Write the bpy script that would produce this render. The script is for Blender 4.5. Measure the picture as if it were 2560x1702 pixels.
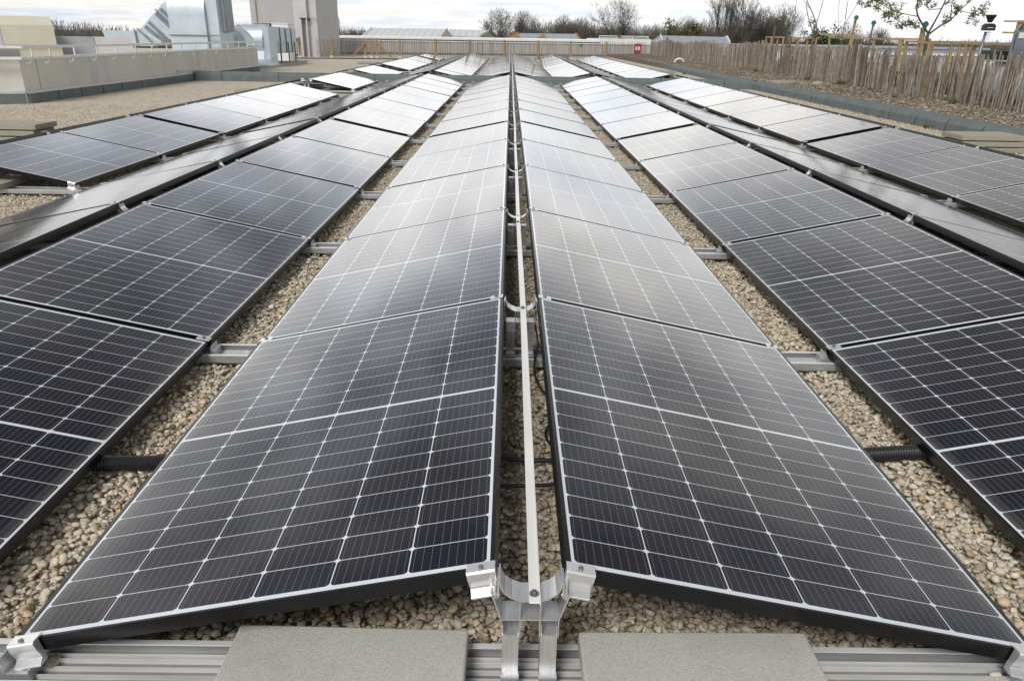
import bpy, math, random
import numpy as np
from mathutils import Vector, Matrix
R = math.radians
random.seed(7); rng = np.random.default_rng(7)
for o in list(bpy.data.objects): bpy.data.objects.remove(o)
scn = bpy.context.scene; col = scn.collection

# ------------------------------------------------------------------ camera
H = 0.318                                   # height of a panel ridge above the gravel
PITCH, YAW, ROLL = .38721, -.00752, .01645
cam = bpy.data.objects.new('camera', bpy.data.cameras.new('camera')); col.objects.link(cam)
cam.data.lens = 26.2296; cam.data.sensor_width = 36; cam.data.clip_start = .05; cam.data.clip_end = 6000
cam.matrix_world = Matrix.Translation((-.05472, 0, .99001 + H)) @ Matrix.Rotation(YAW, 4, 'Z') @ Matrix.Rotation(math.pi/2 - PITCH, 4, 'X') @ Matrix.Rotation(ROLL, 4, 'Z')
scn.camera = cam
scn.render.engine = 'CYCLES'
scn.view_settings.view_transform = 'Standard'; scn.view_settings.look = 'None'
scn.view_settings.gamma = 1; scn.view_settings.use_curve_mapping = False
scn.view_settings.exposure = 0.42

# ------------------------------------------------------------------ node helpers
class NT:
    def __init__(s, tree): s.t = tree; s.l = tree.links
    def n(s, typ, **kw):
        nd = s.t.nodes.new(typ)
        ins = kw.pop('ins', {})
        for k, v in kw.items(): setattr(nd, k, v)
        for k, v in ins.items():
            if hasattr(v, 'bl_rna') and v.bl_rna.identifier.startswith('NodeSocket') or isinstance(v, bpy.types.NodeSocket): s.l.new(v, nd.inputs[k])
            else: nd.inputs[k].default_value = v
        return nd
    def m(s, op, a, b=0.0, c=None):
        nd = s.t.nodes.new('ShaderNodeMath'); nd.operation = op
        for i, v in enumerate([a, b] + ([c] if c is not None else [])):
            if isinstance(v, bpy.types.NodeSocket): s.l.new(v, nd.inputs[i])
            else: nd.inputs[i].default_value = v
        return nd.outputs[0]
    def mix(s, f, a, b):
        nd = s.t.nodes.new('ShaderNodeMix'); nd.data_type = 'RGBA'
        for i, v in ((0, f), (6, a), (7, b)):
            if isinstance(v, bpy.types.NodeSocket): s.l.new(v, nd.inputs[i])
            else: nd.inputs[i].default_value = v if i == 0 else (v if len(v) == 4 else (*v, 1))
        return nd.outputs[2]
    def ramp(s, f, stops, interp='LINEAR'):
        nd = s.t.nodes.new('ShaderNodeValToRGB'); nd.color_ramp.interpolation = interp
        e = nd.color_ramp.elements
        while len(e) < len(stops): e.new(.5)
        for el, (p, c) in zip(e, stops):
            el.position = p; el.color = (c, c, c, 1) if isinstance(c, (int, float)) else (*c, 1)
        s.l.new(f, nd.inputs[0]); return nd.outputs[0]
    def noise(s, scale, vec=None, detail=3, rough=.55, out=0):
        nd = s.t.nodes.new('ShaderNodeTexNoise'); nd.inputs['Scale'].default_value = scale
        nd.inputs['Detail'].default_value = detail; nd.inputs['Roughness'].default_value = rough
        if vec is not None: s.l.new(vec, nd.inputs['Vector'])
        return nd.outputs[out]
    def mapping(s, vec, scale=(1, 1, 1), rot=(0, 0, 0), loc=(0, 0, 0)):
        nd = s.t.nodes.new('ShaderNodeMapping'); s.l.new(vec, nd.inputs[0])
        nd.inputs['Scale'].default_value = scale; nd.inputs['Rotation'].default_value = rot; nd.inputs['Location'].default_value = loc
        return nd.outputs[0]

# ------------------------------------------------------------------ world and sun
SUN_EL, SUN_AZ = R(48), R(205)               # azimuth measured from +Y towards +X
w = bpy.data.worlds.new('World'); scn.world = w; w.use_nodes = True
w.node_tree.nodes.clear(); k = NT(w.node_tree)
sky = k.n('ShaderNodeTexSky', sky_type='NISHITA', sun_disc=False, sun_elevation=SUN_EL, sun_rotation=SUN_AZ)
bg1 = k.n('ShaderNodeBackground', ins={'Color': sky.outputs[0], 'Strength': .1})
tc = k.n('ShaderNodeTexCoord').outputs['Generated']
sep = k.n('ShaderNodeSeparateXYZ', ins={0: tc})
z = sep.outputs[2]
zz = k.m('ADD', k.m('ABSOLUTE', z), .10)
px_ = k.m('DIVIDE', sep.outputs[0], zz); py_ = k.m('DIVIDE', sep.outputs[1], zz)
pv = k.n('ShaderNodeCombineXYZ', ins={0: px_, 1: py_, 2: 0.0}).outputs[0]      # cloud deck seen in perspective
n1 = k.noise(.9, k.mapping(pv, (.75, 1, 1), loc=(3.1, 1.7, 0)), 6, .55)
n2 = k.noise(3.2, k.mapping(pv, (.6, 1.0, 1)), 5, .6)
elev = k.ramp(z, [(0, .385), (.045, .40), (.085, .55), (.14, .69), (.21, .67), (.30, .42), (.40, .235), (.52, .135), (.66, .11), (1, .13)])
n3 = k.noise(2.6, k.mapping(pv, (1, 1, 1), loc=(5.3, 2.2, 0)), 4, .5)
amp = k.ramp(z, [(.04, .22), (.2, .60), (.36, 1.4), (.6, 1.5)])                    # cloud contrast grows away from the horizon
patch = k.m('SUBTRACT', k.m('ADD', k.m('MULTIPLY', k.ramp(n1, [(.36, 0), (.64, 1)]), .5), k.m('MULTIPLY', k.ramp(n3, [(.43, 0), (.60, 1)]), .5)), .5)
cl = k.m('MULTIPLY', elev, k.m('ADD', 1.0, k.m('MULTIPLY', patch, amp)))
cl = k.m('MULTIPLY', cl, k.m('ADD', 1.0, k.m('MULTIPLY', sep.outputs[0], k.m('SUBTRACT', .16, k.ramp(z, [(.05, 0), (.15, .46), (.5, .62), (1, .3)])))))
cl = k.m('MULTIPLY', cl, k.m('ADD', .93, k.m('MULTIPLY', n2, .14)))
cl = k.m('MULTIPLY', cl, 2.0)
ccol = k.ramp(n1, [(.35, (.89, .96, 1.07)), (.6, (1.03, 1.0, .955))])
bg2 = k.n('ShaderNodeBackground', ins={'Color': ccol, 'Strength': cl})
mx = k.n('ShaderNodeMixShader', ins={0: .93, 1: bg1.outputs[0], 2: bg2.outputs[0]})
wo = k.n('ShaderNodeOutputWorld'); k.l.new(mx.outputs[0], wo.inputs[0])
sun = bpy.data.objects.new('sun', bpy.data.lights.new('sun', 'SUN')); col.objects.link(sun)
sun.data.energy = 1.85; sun.data.angle = R(20); sun.data.color = (1, .965, .92)
sd = Vector((math.sin(SUN_AZ)*math.cos(SUN_EL), math.cos(SUN_AZ)*math.cos(SUN_EL), math.sin(SUN_EL)))
sun.rotation_euler = sd.to_track_quat('Z', 'Y').to_euler()

# ------------------------------------------------------------------ object helpers
def tag(o, label=None, cat=None, group=None, kind=None):
    if label: o['label'] = label
    if cat: o['category'] = cat
    if group: o['group'] = group
    if kind: o['kind'] = kind
    return o
def empty(name, loc=(0, 0, 0), rot=(0, 0, 0)):
    o = bpy.data.objects.new(name, None); col.objects.link(o); o.location = loc; o.rotation_euler = rot
    o.empty_display_size = .1
    return o
def copy_tree(o, parent=None):
    c = o.copy(); col.objects.link(c)
    if parent is not None: c.parent = parent
    for ch in o.children: copy_tree(ch, c)
    return c
class MB:
    def __init__(s): s.v = []; s.f = []; s.mi = []
    def add(s, vs, fs, mi=0):
        b = len(s.v); s.v += [tuple(p) for p in vs]; s.f += [tuple(b+i for i in f) for f in fs]; s.mi += [mi]*len(fs)
    def box(s, x0, x1, y0, y1, z0, z1, M=None, mi=0):
        vs = [Vector((x, y, z)) for z in (z0, z1) for x, y in ((x0, y0), (x1, y0), (x1, y1), (x0, y1))]
        if M is not None: vs = [M @ v for v in vs]
        s.add(vs, [(3, 2, 1, 0), (4, 5, 6, 7), (0, 1, 5, 4), (1, 2, 6, 5), (2, 3, 7, 6), (3, 0, 4, 7)], mi); return s
    def beam(s, a, b, wx, wz, mi=0):                       # rectangular bar from a to b
        a, b = Vector(a), Vector(b); d = b-a; q = d.to_track_quat('Y', 'Z').to_matrix().to_4x4()
        s.box(-wx/2, wx/2, 0, d.length, -wz/2, wz/2, Matrix.Translation(a) @ q, mi); return s
    def tube(s, pts, r, n=8, cap=True, mi=0):
        pts = [Vector(p) for p in pts]; rs = r if isinstance(r, (list, tuple)) else [r]*len(pts)
        vs = []; N = len(pts)
        for i, p in enumerate(pts):
            d = (pts[min(i+1, N-1)]-pts[max(i-1, 0)]).normalized()
            a = d.cross(Vector((0, 0, 1)))
            if a.length < 1e-3: a = Vector((1, 0, 0))
            a.normalize(); b = d.cross(a)
            for j in range(n):
                t = 2*math.pi*j/n; vs.append(p+(a*math.cos(t)+b*math.sin(t))*rs[i])
        fs = [(i*n+j, i*n+(j+1) % n, (i+1)*n+(j+1) % n, (i+1)*n+j) for i in range(N-1) for j in range(n)]
        if cap: fs += [tuple(range(n))[::-1], tuple((N-1)*n+j for j in range(n))]
        s.add(vs, fs, mi); return s
    def prism(s, poly, a0, a1, axis='Y', M=None, mi=0):     # poly: 2-D outline, extruded along an axis
        n = len(poly); vs = []
        for a in (a0, a1):
            for p, q in poly:
                vs.append({'Y': Vector((p, a, q)), 'X': Vector((a, p, q)), 'Z': Vector((p, q, a))}[axis])
        if M is not None: vs = [M @ v for v in vs]
        s.add(vs, [tuple(range(n)), tuple(range(2*n-1, n-1, -1))]+[(i, n+i, n+(i+1) % n, (i+1) % n) for i in range(n)], mi); return s
    def build(s, name, mats, parent=None, smooth=False, bevel=0):
        me = bpy.data.meshes.new(name); me.from_pydata([tuple(v) for v in s.v], [], s.f)
        for m in (mats if isinstance(mats, (list, tuple)) else [mats]): me.materials.append(m)
        if isinstance(mats, (list, tuple)): me.polygons.foreach_set('material_index', s.mi)
        if smooth: me.polygons.foreach_set('use_smooth', [True]*len(s.f))
        import bmesh
        bm = bmesh.new(); bm.from_mesh(me); bmesh.ops.recalc_face_normals(bm, faces=bm.faces); bm.to_mesh(me); bm.free()
        me.update(); o = bpy.data.objects.new(name, me); col.objects.link(o)
        if parent is not None: o.parent = parent
        if bevel:
            b = o.modifiers.new('bevel', 'BEVEL'); b.width = bevel; b.segments = 2; b.limit_method = 'ANGLE'
        return o

# ------------------------------------------------------------------ materials
def newmat(name):
    m = bpy.data.materials.new(name); m.use_nodes = True; m.node_tree.nodes.clear(); kk = NT(m.node_tree)
    out = kk.n('ShaderNodeOutputMaterial'); p = kk.n('ShaderNodeBsdfPrincipled'); kk.l.new(p.outputs[0], out.inputs[0])
    return m, kk, p
def setp(kk, p, **kw):
    names = {'color': 'Base Color', 'rough': 'Roughness', 'metal': 'Metallic', 'spec': 'Specular IOR Level', 'normal': 'Normal', 'coat': 'Coat Weight', 'crough': 'Coat Roughness', 'cior': 'Coat IOR'}
    for a, v in kw.items():
        i = p.inputs[names[a]]
        if isinstance(v, bpy.types.NodeSocket): kk.l.new(v, i)
        else: i.default_value = (*v, 1) if isinstance(v, (tuple, list)) and len(v) == 3 else v
def bump(kk, h, strength=.4, dist=.01):
    b = kk.n('ShaderNodeBump', ins={'Strength': strength, 'Distance': dist, 'Height': h}); return b.outputs[0]
def objc(kk, rnd=True):
    tcn = kk.n('ShaderNodeTexCoord').outputs['Object']
    if not rnd: return tcn
    r = kk.n('ShaderNodeObjectInfo').outputs['Random']
    off = kk.n('ShaderNodeVectorMath', operation='ADD', ins={0: tcn})
    cx = kk.n('ShaderNodeCombineXYZ', ins={0: kk.m('MULTIPLY', r, 37.0), 1: kk.m('MULTIPLY', r, 91.0), 2: 0.0})
    kk.l.new(cx.outputs[0], off.inputs[1]); return off.outputs[0]
def plain(name, c1, c2, scale=6, rough=.6, metal=0, bs=.2, bd=.003, stretch=(1, 1, 1), spec=.5, rv=.12):
    m, kk, p = newmat(name); v = kk.mapping(objc(kk), stretch)
    f = kk.ramp(kk.noise(scale, v, 5, .6), [(.3, 0), (.7, 1)])
    setp(kk, p, color=kk.mix(f, c1, c2), rough=kk.m('ADD', rough-rv/2, kk.m('MULTIPLY', kk.noise(scale*2.3, v), rv)), metal=metal, spec=spec,
         normal=bump(kk, kk.noise(scale*6, v, 4), bs, bd))
    return m
M = {}
M['black_frame'] = plain('black_anodised', (.004, .004, .005), (.007, .007, .008), 9, .42, 0, .05, spec=.13)
M['black_frame'].node_tree.nodes['Principled BSDF'].inputs['Coat Weight'].default_value = .4; M['black_frame'].node_tree.nodes['Principled BSDF'].inputs['Coat Roughness'].default_value = .22
M['alu'] = plain('mill_aluminium', (.80, .80, .80), (.64, .64, .645), 12, .32, .72, .12, .001, (1, 1, 1))
M['alu_dull'] = plain('weathered_aluminium', (.60, .61, .62), (.43, .435, .43), 5, .40, .6, .15, .001, (1, 5, 5))
M['tape'] = plain('cream_silver_bar', (.93, .925, .91), (.80, .79, .77), 7, .36, .12, .12, .001, (1, .4, 1))
M['bright_edge'] = plain('bright_rail_edge', (.84, .85, .86), (.66, .67, .68), 6, .33, .25, .12, .001, (1, 5, 5))  # rail metal lightened for ribs and lips, missing sky reflection put into colour
M['rail_floor'] = plain('dirty_rail_floor', (.33, .325, .31), (.20, .18, .145), 4, .5, .3, .2, .001, (1, 5, 5))  # rail floor toned darker than the ribs so they stand out
M['alu_plate'] = plain('satin_plate', (.74, .75, .76), (.58, .59, .61), 12, .33, .7, .1, .001, (12, 1, 1))
M['galv'] = plain('galvanised_sheet', (.58, .64, .69), (.44, .51, .56), 2.5, .5, .45, .12, .004)
M['galv_dark'] = plain('galvanised_flange', (.25, .28, .30), (.17, .19, .21), 5, .45, .7)
M['steel'] = plain('screw_steel', (.30, .30, .30), (.18, .18, .18), 30, .4, .8)
M['felt'] = plain('green_grey_roofing_felt', (.145, .170, .164), (.098, .120, .118), 5, .85, 0, .35, .004)
M['felt_joint'] = plain('bitumen_joint', (.010, .011, .012), (.02, .02, .02), 10, .6)
M['white'] = plain('white_coated_metal', (.74, .75, .75), (.62, .63, .62), 4, .4, 0, .06)
M['cream'] = plain('cream_casing', (.66, .63, .50), (.58, .55, .44), 1.5, .5, 0, .08)
M['grey_casing'] = plain('grey_casing', (.36, .36, .37), (.29, .29, .30), 1.5, .5, 0, .08)
M['panel_grey'] = plain('cover_panel', (.50, .51, .52), (.44, .45, .47), 1.5, .6, 0, .08)
M['pale_casing'] = plain('pale_casing', (.55, .53, .52), (.47, .45, .44), 1.5, .5, 0, .08)
M['black_plastic'] = plain('black_plastic', (.012, .013, .016), (.02, .02, .024), 12, .45, 0, .1)
M['red'] = plain('red_paint', (.34, .035, .035), (.26, .025, .025), 5, .4)
M['green_plastic'] = plain('green_plastic', (.03, .17, .125), (.02, .13, .095), 5, .4)
M['post_wood'] = plain('treated_post_wood', (.34, .22, .11), (.22, .145, .08), 3, .8, 0, .4, .004, (6, 6, 1))
M['frame_wood'] = plain('fresh_sawn_timber', (.42, .31, .16), (.30, .215, .115), 3, .8, 0, .3, .004, (6, 6, 1))
M['cladding'] = plain('ochre_boarding', (.42, .24, .09), (.33, .18, .07), 2, .8)
M['bark'] = plain('tree_bark', (.10, .088, .072), (.065, .055, .045), 9, .9, 0, .6, .01, (1, 1, .3))
M['bark_pale'] = plain('pale_tree_bark', (.14, .125, .105), (.09, .08, .066), 2, .9)
M['twig'] = plain('winter_twigs', (.165, .148, .125), (.105, .093, .078), .4, .95)
M['twig_far'] = plain('distant_twigs', (.15, .135, .12), (.105, .092, .078), .08, .95)
M['grass'] = plain('field_grass', (.06, .09, .03), (.10, .11, .05), .05, .95)
M['wet_bag'] = plain('white_woven_bag', (.70, .71, .70), (.50, .52, .54), 3, .7, 0, .6, .05)

def leafmat(name, a, b):
    m, kk, p = newmat(name); g = kk.n('ShaderNodeNewGeometry').outputs['Random Per Island']
    setp(kk, p, color=kk.mix(g, a, b), rough=.6, spec=.3); p.inputs['Subsurface Weight'].default_value = 0
    return m
M['leaf'] = leafmat('fresh_spring_leaf', (.075, .095, .018), (.16, .17, .045))
M['scrub'] = leafmat('low_scrub', (.20, .15, .09), (.09, .12, .035))
M['leaf_dark'] = leafmat('dark_leaf', (.03, .06, .018), (.08, .11, .03))
M['leaf_olive'] = leafmat('olive_bush_leaf', (.07, .075, .02), (.13, .125, .035))

def concrete(name, base, dark, stain=.5, flow=True, speck=0):
    m, kk, p = newmat(name); v = objc(kk, False)
    a = kk.ramp(kk.noise(1.3, v, 6, .6), [(.3, 0), (.7, 1)])
    c = kk.mix(a, base, tuple(.86*x for x in base))
    if flow:
        s_ = kk.ramp(kk.noise(1.0, kk.mapping(v, (2.2, 2.2, .12)), 5, .65), [(.52, 0), (.78, 1)])
        c = kk.mix(kk.m('MULTIPLY', s_, stain), c, dark)
    if speck: c = kk.mix(kk.m('MULTIPLY', kk.ramp(kk.noise(5, objc(kk), 6, .7), [(.48, 0), (.7, 1)]), .45), c, tuple(.62*x for x in base))
    fine = kk.noise(260 if speck else 40, v, 2, .7)
    c = kk.mix(kk.ramp(fine, [(.33, .45 if speck else .25), (.55, 0)]), c, dark)
    setp(kk, p, color=c, rough=.88, normal=bump(kk, fine, .5, .003)); return m
M['wall'] = concrete('rendered_parapet', (.62, .605, .56), (.36, .31, .25), .6)
M['back_wall'] = concrete('far_parapet', (.42, .41, .40), (.20, .19, .17), .4)
M['tower'] = concrete('tower_render', (.43, .43, .445), (.33, .31, .30), .3)
M['tower_lit'] = concrete('tower_render_lit', (.54, .54, .54), (.42, .40, .38), .3)  # same render lightened: light on these faces is put into the colour
M['slab'] = concrete('concrete_paver', (.53, .52, .49), (.24, .23, .20), .25, False, 1)
M['slab_old'] = concrete('aged_concrete_paver', (.38, .355, .29), (.2, .18, .13), .4, False, 1)

def gravel_mat():
    m, kk, p = newmat('loose_gravel'); v = objc(kk, False)
    vo = kk.n('ShaderNodeTexVoronoi', feature='F1', ins={'Vector': v, 'Scale': 38.0})
    ve = kk.n('ShaderNodeTexVoronoi', feature='DISTANCE_TO_EDGE', ins={'Vector': v, 'Scale': 38.0})
    sp = kk.n('ShaderNodeSeparateColor', ins={0: vo.outputs['Color']})
    c = kk.ramp(sp.outputs[0], [(0, (.38, .32, .24)), (.25, (.58, .51, .39)), (.5, (.70, .62, .48)), (.72, (.62, .58, .51)), (.88, (.80, .75, .63)), (1, (.62, .46, .29))])
    vo2 = kk.n('ShaderNodeTexVoronoi', feature='F1', ins={'Vector': v, 'Scale': 13.0})
    sp2 = kk.n('ShaderNodeSeparateColor', ins={0: vo2.outputs['Color']})
    c = kk.mix(kk.m('MULTIPLY', kk.ramp(sp2.outputs[1], [(.1, 0), (.9, 1)]), .7), c, (.84, .78, .66))
    c = kk.mix(kk.ramp(sp2.outputs[2], [(.6, 0), (.95, .6)]), c, (.34, .28, .20))
    c = kk.mix(kk.ramp(kk.noise(7, v, 3, .8), [(.45, 0), (.62, .30)]), c, (.44, .38, .29))
    big = kk.ramp(kk.noise(.35, v, 5), [(.35, 0), (.7, 1)])
    c = kk.mix(kk.m('MULTIPLY', big, .12), c, (.50, .43, .33))
    edge = kk.ramp(ve.outputs['Distance'], [(0, 0), (.10, 1)])
    c = kk.mix(edge, (.40, .345, .26), c)
    setp(kk, p, color=c, rough=.85, normal=bump(kk, edge, .8, .01)); return m
M['gravel'] = gravel_mat()
def pebble_mat(name, stops):
    m, kk, p = newmat(name); g = kk.n('ShaderNodeNewGeometry').outputs['Random Per Island']; v = objc(kk, False)
    c = kk.ramp(g, stops)
    c = kk.mix(kk.ramp(kk.noise(70, v, 4, .6), [(.35, .4), (.65, 0)]), c, (.40, .32, .22))
    setp(kk, p, color=c, rough=.62, spec=.35, normal=bump(kk, kk.noise(160, v, 3), .25, .002)); return m
M['pebble'] = pebble_mat('river_pebble', [(0, (.30, .265, .21)), (.15, (.49, .425, .315)), (.32, (.64, .565, .43)), (.5, (.72, .655, .525)), (.66, (.55, .515, .45)), (.82, (.80, .76, .66)), (.94, (.64, .51, .33)), (1, (.42, .29, .17))])
M['chip'] = pebble_mat('bark_chip', [(0, (.07, .055, .04)), (.3, (.135, .10, .075)), (.6, (.20, .165, .125)), (.8, (.30, .27, .225)), (1, (.44, .41, .35))])
def bed_mat():
    m, kk, p = newmat('mulch'); v = objc(kk, False)
    vo = kk.n('ShaderNodeTexVoronoi', feature='F1', ins={'Vector': v, 'Scale': 26.0})
    sp = kk.n('ShaderNodeSeparateColor', ins={0: vo.outputs['Color']})
    c = kk.ramp(sp.outputs[0], [(0, (.06, .045, .035)), (.5, (.13, .10, .075)), (.85, (.21, .175, .135)), (1, (.36, .33, .28))])
    c = kk.mix(kk.ramp(kk.noise(1.5, v, 4), [(.6, 0), (.7, .7)]), c, (.07, .10, .03))
    setp(kk, p, color=c, rough=.9, normal=bump(kk, vo.outputs['Distance'], .8, .02)); return m
M['bed'] = bed_mat()
def pale_mat(name, stops):
    m, kk, p = newmat(name); geo = kk.n('ShaderNodeNewGeometry').outputs['Random Per Island']; r = kk.n('ShaderNodeObjectInfo').outputs['Random']
    f = kk.m('FRACT', kk.m('ADD', geo, kk.m('MULTIPLY', r, 7.3)))
    v = objc(kk); n = kk.noise(9, kk.mapping(v, (5, 5, 1)), 5, .65)
    c = kk.ramp(f, stops)
    c = kk.mix(kk.ramp(n, [(.4, .65), (.62, 0)]), c, (.07, .05, .035))
    setp(kk, p, color=c, rough=.9, normal=bump(kk, n, .6, .008)); return m
M['pale'] = pale_mat('weathered_chestnut', [(0, (.15, .12, .09)), (.2, (.30, .265, .22)), (.42, (.42, .385, .33)), (.55, (.27, .20, .14)), (.7, (.47, .44, .39)), (.82, (.33, .265, .20)), (.93, (.39, .35, .30)), (1, (.24, .14, .085))])
M['pale_thin'] = pale_mat('thin_chestnut', [(0, (.16, .13, .10)), (.4, (.27, .23, .18)), (.8, (.34, .30, .25)), (1, (.30, .20, .12))])

def seam_roof(name, c1, c2, pitch, axis=0):
    m, kk, p = newmat(name); v = objc(kk, False); s_ = kk.n('ShaderNodeSeparateXYZ', ins={0: v}).outputs[axis]
    f = kk.m('FRACT', kk.m('DIVIDE', s_, pitch)); line = kk.m('GREATER_THAN', f, .88)
    c = kk.mix(line, c1, c2); c = kk.mix(kk.m('MULTIPLY', kk.noise(.6, v), .3), c, tuple(.75*x for x in c1))
    setp(kk, p, color=c, rough=.45, metal=.1); return m
M['roof_white'] = seam_roof('standing_seam_roof', (.66, .67, .68), (.42, .43, .44), 1.0)
M['roof_blue'] = seam_roof('blue_grey_roof', (.33, .36, .42), (.25, .27, .32), 1.2)

# the photovoltaic glass: cells, white grid, bus bars under a coat of glass
PW, PL, SEAM = 1.038, 1.6725, 1.6945
def pv_mat():
    m, kk, p = newmat('photovoltaic_glass'); tcn = kk.n('ShaderNodeTexCoord').outputs['Object']
    sp = kk.n('ShaderNodeSeparateXYZ', ins={0: tcn}); x, y = sp.outputs[0], sp.outputs[1]
    mx_, my_, mid = .0165, .019, .0105
    cx = (PW-2*mx_)/6; half = (PL-2*my_-mid)/2; cy = half/10
    xs = kk.m('SUBTRACT', x, mx_)
    ys0 = kk.m('SUBTRACT', y, my_)
    up = kk.m('GREATER_THAN', y, PL/2)
    ys = kk.m('SUBTRACT', ys0, kk.m('MULTIPLY', up, half+mid))
    def dist(a, pitch):                                  # metres to the nearest cell border
        f = kk.m('FRACT', kk.m('ADD', kk.m('DIVIDE', a, pitch), 20.0))
        return kk.m('MULTIPLY', kk.m('MINIMUM', f, kk.m('SUBTRACT', 1.0, f)), pitch)
    dx, dy = dist(xs, cx), dist(ys, cy)
    def soft(a, lim): return kk.m('LESS_THAN', a, lim)
    line = kk.m('MAXIMUM', soft(dx, .0013), soft(dy, .0010))
    line = kk.m('MAXIMUM', line, soft(kk.m('ADD', dx, dy), .0085))
    line = kk.m('MAXIMUM', line, soft(kk.m('ABSOLUTE', kk.m('SUBTRACT', y, PL/2)), mid/2))
    for a, lo, hi in ((x, mx_, PW-mx_), (y, my_, PL-my_)):
        line = kk.m('MAXIMUM', line, kk.m('MAXIMUM', soft(a, lo+.001), kk.m('GREATER_THAN', a, hi-.001)))
    bus = soft(dist(kk.m('ADD', xs, cx/18), cx/9), .00045)
    cell = kk.n('ShaderNodeCombineXYZ', ins={0: kk.m('FLOOR', kk.m('DIVIDE', xs, cx)), 1: kk.m('FLOOR', kk.m('DIVIDE', ys0, cy)), 2: kk.m('MULTIPLY', kk.n('ShaderNodeObjectInfo').outputs['Random'], 99.0)})
    wn = kk.n('ShaderNodeTexWhiteNoise', noise_dimensions='3D', ins={'Vector': cell.outputs[0]}).outputs['Value']
    cc = kk.mix(wn, (.0035, .0045, .0135), (.0085, .0060, .0105))
    cc = kk.mix(kk.m('MULTIPLY', bus, .34), cc, (.42, .43, .47))
    c = kk.mix(line, cc, (.66, .71, .75))
    v = objc(kk)
    dust = kk.ramp(kk.noise(2.2, v, 6, .7), [(.42, 0), (.75, 1)])
    lowdust = kk.ramp(kk.m('SUBTRACT', PW, x), [(.008, 1), (.055, 0)])
    d = kk.m('ADD', kk.m('MULTIPLY', kk.m('MULTIPLY', dust, kk.n('ShaderNodeObjectInfo').outputs['Random']), .014), kk.m('MULTIPLY', kk.m('MULTIPLY', lowdust, kk.noise(14, v, 5, .7)), .30))
    c = kk.mix(d, c, (.50, .47, .40))
    spots = kk.n('ShaderNodeTexVoronoi', feature='F1', ins={'Vector': v, 'Scale': 9.0})
    c = kk.mix(kk.m('MULTIPLY', soft(spots.outputs['Distance'], .012), .35), c, (.6, .6, .56))
    drop = kk.n('ShaderNodeTexVoronoi', feature='F1', ins={'Vector': kk.mapping(v, (1, .8, 1)), 'Scale': 1.4})
    dd_ = kk.m('ADD', drop.outputs['Distance'], kk.m('MULTIPLY', kk.noise(60, v, 3), .022))
    c = kk.mix(kk.m('MULTIPLY', soft(dd_, .021), .6), c, (.62, .62, .58))
    wob = kk.noise(1.1, v, 2)
    setp(kk, p, color=c, rough=.55, spec=.05, coat=1.0, crough=.09, cior=1.5)
    kk.l.new(bump(kk, wob, .015, .01), p.inputs['Coat Normal'])
    return m
M['pv'] = pv_mat()

# ================================================================== the setting
def sheet(name, x0, x1, y0, y1, z, m, kind='structure'):
    b = MB(); b.add([(x0, y0, z), (x1, y0, z), (x1, y1, z), (x0, y1, z)], [(0, 1, 2, 3)]); return tag(b.build(name, m), kind=kind)
sheet('ground', -3000, 3000, -300, 5000, -6, M['grass'])
b = MB(); b.box(-34, 46, -8, 62, -.5, 0); b.box(-31, 43, -5, 59, -6, -.5)
tag(b.build('roof_deck', M['gravel']), kind='structure')
b = MB(); b.prism([(7.125, .003), (7.125, .185), (8.9, .27), (44, .27), (44, .003)], -6, 57.5, 'Y'); tag(b.build('garden_bed', M['bed']), kind='structure')

KP, G, TH = 2.39203, .0735, .20652
Y0, BL2 = 1.22485, 23.55
CT, ST = math.cos(TH), math.sin(TH)
def ystart(n, blk):                          # near edge of the n-th panel (n from 1)
    return Y0 + (n-1)*SEAM + (.157 if n > 5 else 0) if blk == 1 else BL2 + (n-1)*SEAM + (.12 if n > 7 else 0)
def yseam(n, blk):                           # seam n lies in front of panel n+1
    if n == 0: return ystart(1, blk) - .012
    return (ystart(n, blk) + PL + ystart(n+1, blk))/2 if n < (12 if blk == 1 else 14) else ystart(n, blk)+PL+.012
ORD = 'first second third fourth fifth sixth seventh eighth ninth tenth eleventh twelfth thirteenth fourteenth fifteenth'.split()

# ------------------------------------------------------------------ solar panels
def frame_mb(b=None, mi=0):
    b = b or MB(); t = .010
    b.box(0, t, 0, PL, -.035, 0, mi=mi); b.box(PW-t, PW, 0, PL, -.035, 0, mi=mi)
    b.box(t, PW-t, 0, .006, -.035, -.0004, mi=mi); b.box(t, PW-t, PL-.006, PL, -.035, -.0004, mi=mi); return b
def glass_mb(b=None, mi=0):
    b = b or MB(); b.box(.0102, PW-.0102, .0062, PL-.0062, -.008, -.0015, mi=mi); return b
frame_me = frame_mb().build('frame', M['black_frame']); glass_me = glass_mb().build('glass', M['pv'])
fb = frame_mb(); glass_mb(fb, 1); far_me = fb.build('solar_panel', [M['black_frame'], M['pv']])
FR, GL, FA = frame_me.data, glass_me.data, far_me.data
for o in (frame_me, glass_me, far_me): bpy.data.objects.remove(o)
ridge_nm = {0: 'central ridge', -1: 'ridge left of centre', 1: 'ridge right of centre', -2: 'far left ridge', 2: 'far right ridge'}
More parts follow.
